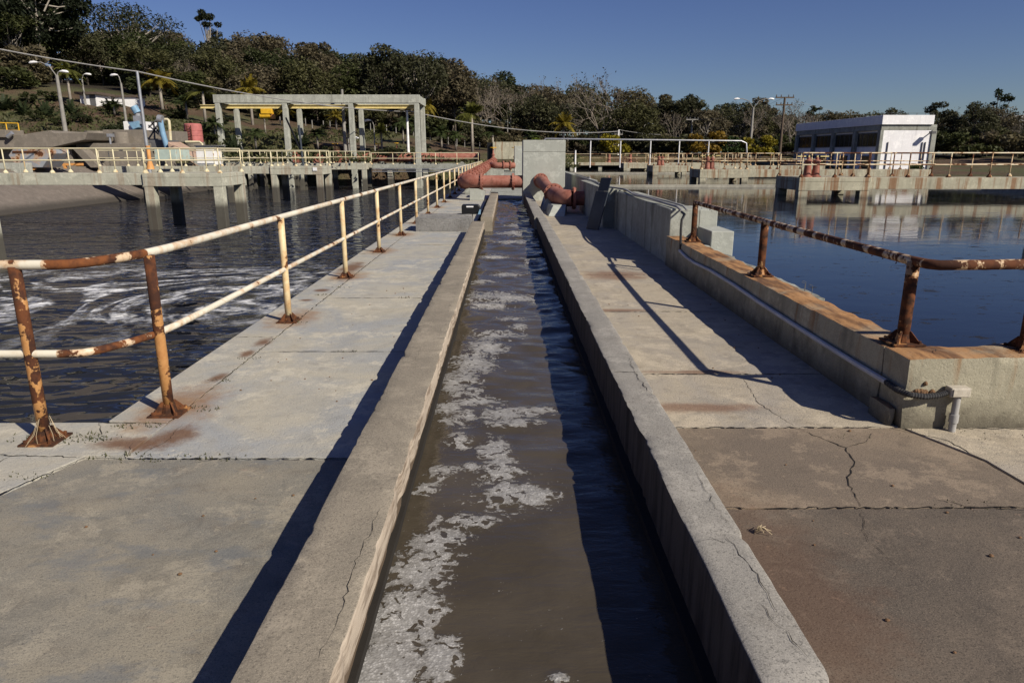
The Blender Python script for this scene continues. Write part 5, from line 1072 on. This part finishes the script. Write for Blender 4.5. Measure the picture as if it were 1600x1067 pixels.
def put_tree(name, label, cat, group, proto, x, y, s, colr, rz=None, z=None, sz=None):
    if label is None: return None               # a twin in the very same spot: leave it out
    zz = float(ground_z(x, y)) if z is None else z
    e = thing(name, label, cat, group, (x, y, zz)); e.rotation_euler = (0, 0, rz if rz is not None else random.uniform(0, 6.28)); e.scale = (s, s, sz or s)
    a = link('trunk', proto[0], e); b_ = link('crown', proto[1], e); a.color = (*colr, 1); b_.color = (*colr, 1); return e
tr_rng = np.random.default_rng(77)
LM = [(-330, 'beyond the left picture edge'), (-60, 'just outside the left picture edge'), (30, 'the eucalyptus group'), (96, 'the lamp near the left edge'), (138, 'the small white shed'), (190, 'the low white shed'), (224, 'the steel mast'), (258, 'the tall yellow palm'), (297, 'the red tank'), (330, 'the white control cabinet'), (356, 'the first gantry column'), (395, 'the yellow gantry palm'), (417, 'the orange hoist'), (460, 'the second gantry column'), (497, 'the lone green gantry palm'), (526, 'the bright yellow palm'), (556, 'the third gantry column'), (595, 'the low yellow-green palm'), (637, 'the white round pole'), (655, 'the last gantry column'), (690, 'the header pipe middle'), (738, 'the tall yellow-green palm'), (770, 'the far valves'), (797, 'the two thin poles'), (850, 'the tall concrete chamber'), (880, 'the bushy yellow palm'), (925, 'the first white pipe post'), (966, 'the white crossarm pole'), (1003, 'the single lamp pole'), (1043, 'the thin pole'), (1080, 'the T-shaped pole'), (1110, 'the yellow and orange shrub'), (1140, 'the round green bush'), (1175, 'the tall double-armed lamp'), (1222, 'the wooden utility pole'), (1275, 'the pump house far end'), (1330, 'the pump house windows'), (1375, 'the pump house corner'), (1420, 'the white end wall'), (1465, 'the pump house end column'), (1510, 'the long bridge rail'), (1555, 'the wispy tree at right'), (1590, 'the far tower blocks'), (1680, 'just outside the right picture edge'), (1800, 'beyond the right picture edge')]
used_labels = {}
def where(px, verb='above'):
    k = min(range(len(LM)), key=lambda i_: abs(LM[i_][0] - px)); d_ = px - LM[k][0]; w_ = LM[k][1]
    if 'picture edge' in w_: return w_
    return (verb if abs(d_) < 7 else 'slightly left of' if d_ < 0 else 'slightly right of') + ' ' + w_
def fresh(fmt, px, verb='above'):
    l_ = fmt % where(px, verb); used_labels[l_] = used_labels.get(l_, 0) + 1
    return None if used_labels[l_] > 1 and 'picture edge' not in l_ and 'post' not in fmt else l_
ROW = ['of the front row', 'of the second row', 'of the third row', 'of the fourth row', 'of the fifth row', 'of the sixth row', 'on the skyline']
def tone(c): return 'brownish' if c[0] > c[1] * 1.02 else 'olive' if c[0] > .046 else 'dark green'
WOODS = 'trees of the wooded hillside'
cnt = 0
for layer in range(7):
    d0 = 107 + layer * 12.5
    stepang = (5.3 if layer > 1 else 5.6 if layer else 4.8) / d0
    ang = -0.80 + tr_rng.uniform(0, stepang)
    while ang < 0.72:
        d = d0 + tr_rng.uniform(-5, 5); px = 792 + 1140 * math.tan(ang); x, y = d * math.sin(ang), d * math.cos(ang)
        if layer == 0 and 95 < px < 235: ang += stepang; continue
        if px < -200 or px > 1760: ang += stepang; continue
        u = tr_rng.random(); bareness = 0.22 if px < 480 else 0.33
        if layer < 2: bareness *= .55
        s = tr_rng.uniform(.92, 1.12) * float(np.interp(px, [120, 170, 340, 420, 700, 1000, 1300, 1700], [1.0, .76, .80, .98, 1.04, .94, .68, .50])) * (.85 if layer == 0 else 1)
        if u < bareness: put_tree('bare_tree', fresh('leafless grey tree ' + ROW[layer] + ', %s', px), 'tree', 'leafless ' + WOODS, BR[tr_rng.integers(4)], x, y, s * .92, BROWN[tr_rng.integers(3)])
        else:
            c_ = DARK[tr_rng.integers(len(DARK))]; put_tree('broadleaf_tree', fresh(tone(c_) + ' leafy tree ' + ROW[layer] + ', %s', px), 'tree', 'leafy ' + WOODS, BL[tr_rng.integers(6)], x, y, s, c_, sz=s * tr_rng.uniform(.85, 1.15))
        cnt += 1; ang += stepang * tr_rng.uniform(.8, 1.25)
for i in range(120):                              # undergrowth bushes inside the wood
    layer = i % 4; d = 104 + layer * 12 + tr_rng.uniform(-4, 4); px = tr_rng.uniform(-150, 1720); ang = math.atan((px - 792) / 1140)
    if layer == 0 and 95 < px < 235: continue
    put_tree('undergrowth_bush', fresh('undergrowth bush ' + ROW[layer] + ', %s', px, 'behind'), 'bush', 'undergrowth bushes of the wood', SHB[i % 2], d * math.sin(ang), d * math.cos(ang), tr_rng.uniform(1.2, 1.9) * (1.0 if px < 900 else .7), DARK[tr_rng.integers(len(DARK))])
# tall eucalyptus group, left
for i, (px, d, s, k) in enumerate(((-95, 112, 1.0, 0), (-30, 118, 1.05, 1), (20, 112, 1.1, 0), (55, 120, 1.12, 1), (88, 116, 1.02, 0), (112, 124, .98, 1), (-160, 122, 1.1, 1))):
    ang = math.atan((px - 792) / 1140); put_tree('eucalyptus_tree', 'very tall dark eucalyptus in the upper left group, %s' % ('first from the left edge', 'second from the left edge', 'third from the left edge', 'third from its right end', 'second from its right end', 'last at its right end', 'beyond the picture edge')[i], 'tree', 'tall eucalyptus group', EU[k], d * math.sin(ang), d * math.cos(ang), s, (.026, .034, .018))
ang = math.atan((345 - 792) / 1140); put_tree('eucalyptus_tree', 'slim eucalyptus with tufted crown rising above the skyline', 'tree', None, broadleaf(35, 17, 4.6, 9, 15, 2000, .26, M['trunk_pale']), 150 * math.sin(ang), 150 * math.cos(ang), .92, (.03, .036, .018))
ang = math.atan((660 - 792) / 1140); put_tree('broadleaf_tree', 'broad dome-crowned dark tree topping the skyline above the gantry end', 'tree', None, broadleaf(36, 12, 15, 6, 34, 4600, .27, M['trunk']), 182 * math.sin(ang), 182 * math.cos(ang), 1.05, (.045, .05, .022))
ang = math.atan((225 - 792) / 1140); put_tree('broadleaf_tree', 'wide umbrella-crowned tree on skyline right of the eucalyptus group', 'tree', None, broadleaf(37, 15, 16, 7, 36, 4200, .27, M['trunk_pale']), 128 * math.sin(ang), 128 * math.cos(ang), .78, (.05, .055, .024))
# right-hand scrub behind the building
for i in range(34):
    px = tr_rng.uniform(1250, 1680); d = tr_rng.uniform(78, 135); ang = math.atan((px - 792) / 1140); x, y = d * math.sin(ang), d * math.cos(ang)
    if BX0 - 3 < x < BX1 + 3 and BY0 - 2 < y < BY1 + 4: continue
    put_tree('shrub', fresh('scrubby bush near the pump house, %s', px, 'behind'), 'shrub', 'scrub behind the pump house', SHB[i % 2], x, y, tr_rng.uniform(.8, 1.7), DARK[tr_rng.integers(len(DARK))])
for i, (px, py) in enumerate(((1552, 175), (1268, 172))):
    ang = math.atan((px - 792) / 1140); put_tree('broadleaf_tree', 'thin wispy tree rising above the skyline %s the white pump house' % ('right of' if i == 0 else 'left of'), 'tree', None, broadleaf(51 + i, 13, 4.5, 5, 10, 700, .28, M['trunk']), 150 * math.sin(ang), 150 * math.cos(ang), (.85, .72)[i], (.04, .055, .022))
for (px, py, Y, s) in ((1432, 274, 58, .5), (1415, 276, 57, .35)):
    c = at(px, py, Y); put_tree('shrub', 'small green bush at the foot of the white building, %s' % ('larger one' if s > .4 else 'smaller one'), 'shrub', None, SHB[0], c[0], Y, s, (.07, .09, .03), z=c[2] - .2)
# forest edge bushes
k = 0
for ang in np.arange(-.80, .75, .030):
    d = 101 + tr_rng.uniform(-4, 4); px = 792 + 1140 * math.tan(ang)
    if 90 < px < 240: continue
    a_ = ang + tr_rng.uniform(-.01, .01); put_tree('shrub', fresh('low bush at the wood edge, %s', px, 'behind'), 'shrub', 'bushes along the wood edge', SHB[k % 2], d * math.sin(a_), d * math.cos(a_), tr_rng.uniform(.8, 1.5), DARK[tr_rng.integers(len(DARK))]); k += 1

# palms
def palm(seed, H, nf, L, droop, trunk=True, leaflets=22):
    r = np.random.default_rng(seed); t_ = MB()
    if trunk: t_.tube([(0, 0, -.8), (.05 * H * r.uniform(-1, 1) * .4, 0, H * .5), (0, 0, H)], [.17, .13, .10], 8)
    else: t_.lathe([(.25, -.4), (.28, .1), (.15, .35)], (0, 0, 0), 8); 
    V = []; Fq = []
    for k in range(nf):
        a = k * 2.399 + r.uniform(-.2, .2); el = r.uniform(-.55, 1.45); l = L * r.uniform(.8, 1.1); d = Vector((math.cos(a), math.sin(a), 0)); side = Vector((-math.sin(a), math.cos(a), 0)); n = leaflets; p0 = Vector((0, 0, H if trunk else .25)); P_ = [];
        for i in range(n + 1):
            t2 = i / n; P_.append(p0 + d * l * t2 * math.cos(el) * (1 - .15 * t2) + Vector((0, 0, 1)) * (l * t2 * math.sin(el) - droop * l * t2 * t2 * (.45 if el > .5 else .8)))
        for i in range(1, n):
            t2 = i / n; w = l * .27 * math.sin(min(1, t2 * 1.25 + .12) * math.pi * .92) + .05; fwd = (P_[i + 1] - P_[i - 1]).normalized()
            for sgn in (-1, 1):
                tip = P_[i] + side * sgn * w * .8 + fwd * w * .55 - Vector((0, 0, w * r.uniform(.25, .7))); b0 = P_[i] - fwd * l * .026; b1 = P_[i] + fwd * l * .026; o = len(V); V += [tuple(b0), tuple(b1), tuple(tip + fwd * .02), tuple(tip - fwd * .02)]; Fq.append((o, o + 1, o + 2, o + 3))
    return t_.mesh('trunk', M['trunk_pale'], True), mesh_np('crown', np.array(V), np.array(Fq), M['leaf'])
PM = [palm(61, 5.0, 26, 2.2, .75), palm(62, 5.0, 28, 2.4, .85), palm(63, 4.0, 26, 2.1, .65)]
CY = [palm(71, 0, 26, 1.9, .35, False), palm(72, 0, 22, 2.3, .55, False)]
YEL, YG, GRN = (.23, .18, .025), (.125, .13, .03), (.06, .08, .028)
def put_palm(i, label, px, pyb, pyc, Y, colr, rs=1.0, grp=None):
    Y = hit(px, pyb) if px < 800 else Y
    a = at(px, pyb, Y); b_ = at(px, pyc, Y); h = b_[2] - a[2]; pr = PM[i % 3]; H0 = (5.0, 5.0, 4.0)[i % 3]
    e = thing('palm_tree', label, 'palm', grp, a); e.rotation_euler = (0, 0, random.uniform(0, 6.28)); e.scale = (rs * 1.05, rs * 1.05, max(.2, h / H0))
    link('trunk', pr[0], e).color = (*colr, 1); c = link('crown', pr[1], e); c.color = (*colr, 1)
    return e
PAL = [(255, 178, 122, 95, YEL, 1.15, 'tall yellow-leaved palm right of the steel mast'), (322, 196, 143, 92, YG, 1.05, 'yellow-green palm left of the gantry'), (395, 196, 138, 95, YEL, 1.1, 'yellow palm crown peeping over the gantry beam'), (112, 166, 108, 100, YG, .95, 'slim green palm behind the white shed'),
       (293, 188, 158, 96, GRN, .9, 'short green palm between the yellow palm and gantry'), (338, 222, 192, 80, GRN, .75, 'dark green palm close beside first gantry column'), (400, 234, 207, 80, GRN, .75, 'small green palm between the first two gantry columns'), (450, 200, 172, 92, YEL, .7, 'small yellow palm behind second gantry column'),
       (526, 204, 180, 90, YEL, .8, 'bright yellow palm between second and third gantry columns'), (497, 234, 208, 82, GRN, .7, 'green palm right of the second gantry column'), (545, 232, 202, 84, GRN, .7, 'green palm left of the third gantry column'), (597, 236, 204, 84, YG, .7, 'yellow-green palm between the last gantry columns'),
       (669, 215, 164, 92, YEL, .8, 'yellow palm just right of the gantry end column'), (738, 238, 178, 88, YG, 1.15, 'tall yellow-green palm above the red header pipe end'), (880, 238, 192, 98, YEL, 1.2, 'bushy yellow palm above the tall concrete chamber'), (630, 225, 190, 95, GRN, .8, 'green palm by the white round pole'),
       (655, 228, 200, 95, GRN, .8, 'green palm behind gantry end column'), (690, 232, 205, 92, GRN, .85, 'green palm left of the tall yellow-green palm'), (712, 236, 210, 90, GRN, .8, 'low green palm beside the tall yellow-green palm'), (770, 238, 205, 95, GRN, .9, 'green palm above the far outlet chamber'), (830, 240, 212, 98, GRN, .9, 'green palm behind the tall concrete chamber'), (180, 182, 162, 84, GRN, .8, 'green palm before the low white shed'), (415, 210, 178, 94, GRN, .7, 'green palm behind the orange hoist')]
for i, (px, pb2, pc, Y, cl, rs, lab) in enumerate(PAL): put_palm(i, lab, px, pb2, pc, Y, cl, rs)
CYL = [(72, 182, 74, 'spiky dark cycad right of the lamp pole on the slope'), (8, 172, 76, 'spiky dark cycad at the left picture edge'), (112, 178, 76, 'spiky cycad between the lamp pole and white shed'), (175, 176, 76, 'spiky cycad below the low white shed'), (322, 214, 68, 'dark cycad right of the red tank'), (282, 186, 74, 'dark cycad above the red tank'), (365, 236, 76, 'low cycad between first gantry columns'), (470, 228, 78, 'low cycad behind second gantry column'), (38, 180, 78, 'dark cycad left of the lamp pole')]
for i, (px, py, Y, lab) in enumerate(CYL):
    Y = hit(px, py); c = at(px, py, Y); put_tree('cycad', lab, 'cycad', None, CY[i % 2], c[0], Y, .9, (.04, .055, .024), z=c[2] - .3)
for (px, py, Y, s, colr, lab) in ((955, 240, 96, 1.3, (.26, .22, .02), 'yellow-flowering shrub beside white crossarm pole'), (1105, 240, 92, 1.4, (.22, .14, .02), 'yellow and orange shrub below the white overhead pipe'), (1185, 242, 88, 1.2, (.24, .20, .02), 'yellow-green shrub beneath the double-armed lamp'), (1140, 241, 94, 1.2, (.06, .09, .03), 'round green bush right of the yellow and orange shrub'), (845, 236, 92, .9, (.12, .16, .02), 'bright green shrub above the narrow chamber')):
    c = at(px, py, Y); put_tree('shrub', lab, 'shrub', None, SHB[0], c[0], Y, s, colr, z=c[2] - .4)
for i in range(26):
    px = tr_rng.uniform(-40, 760); d = tr_rng.uniform(70, 98); ang = math.atan((px - 792) / 1140)
    put_tree('shrub', fresh(('small', 'squat', 'spreading', 'dark')[i % 4] + ' bush on the slope, %s', px, 'behind'), 'shrub', 'bushes dotted over the slope', SHB[i % 2], d * math.sin(ang), d * math.cos(ang), tr_rng.uniform(.25, .6), [(.05, .06, .022), (.065, .07, .03), (.04, .05, .02)][i % 3])
# white tree stakes on the slope
stm = MB(); stm.cyl((0, 0, -.2), (0, 0, .95), .06, n=6); stme = stm.mesh('fence_post', M['pole'])
for i in range(26):
    px = 440 + i * 13 + tr_rng.uniform(-4, 4); d = 97 + tr_rng.uniform(-1, 1); ang = math.atan((px - 792) / 1140); x, y = d * math.sin(ang), d * math.cos(ang)
    tag(share('fence_post', stme, None, (x, y, float(ground_z(x, y)))), fresh('short pale fence post at the wood edge, %s', px, 'behind'), 'post', 'white posts along the wood edge')
# rough grass on the slope
gn = 16000; ga_ = tr_rng.uniform(-.72, .1, gn); gd = tr_rng.uniform(66, 104, gn); gxx = gd * np.sin(ga_); gyy = gd * np.cos(ga_); gzz = ground_z(gxx, gyy)
keep = vnoise(gxx * .12, gyy * .12, 9) > .45
cent = np.stack([gxx, gyy, gzz + .1], 1)[keep]; V, Fq = quads(cent, .22, tr_rng)
go = link('grass', mesh_np('grass', V, Fq, M['leaf'])); go.color = (.10, .105, .045, 1); go['kind'] = 'stuff'; go['label'] = 'rough grass growing over the hillside slope'; go['category'] = 'grass'
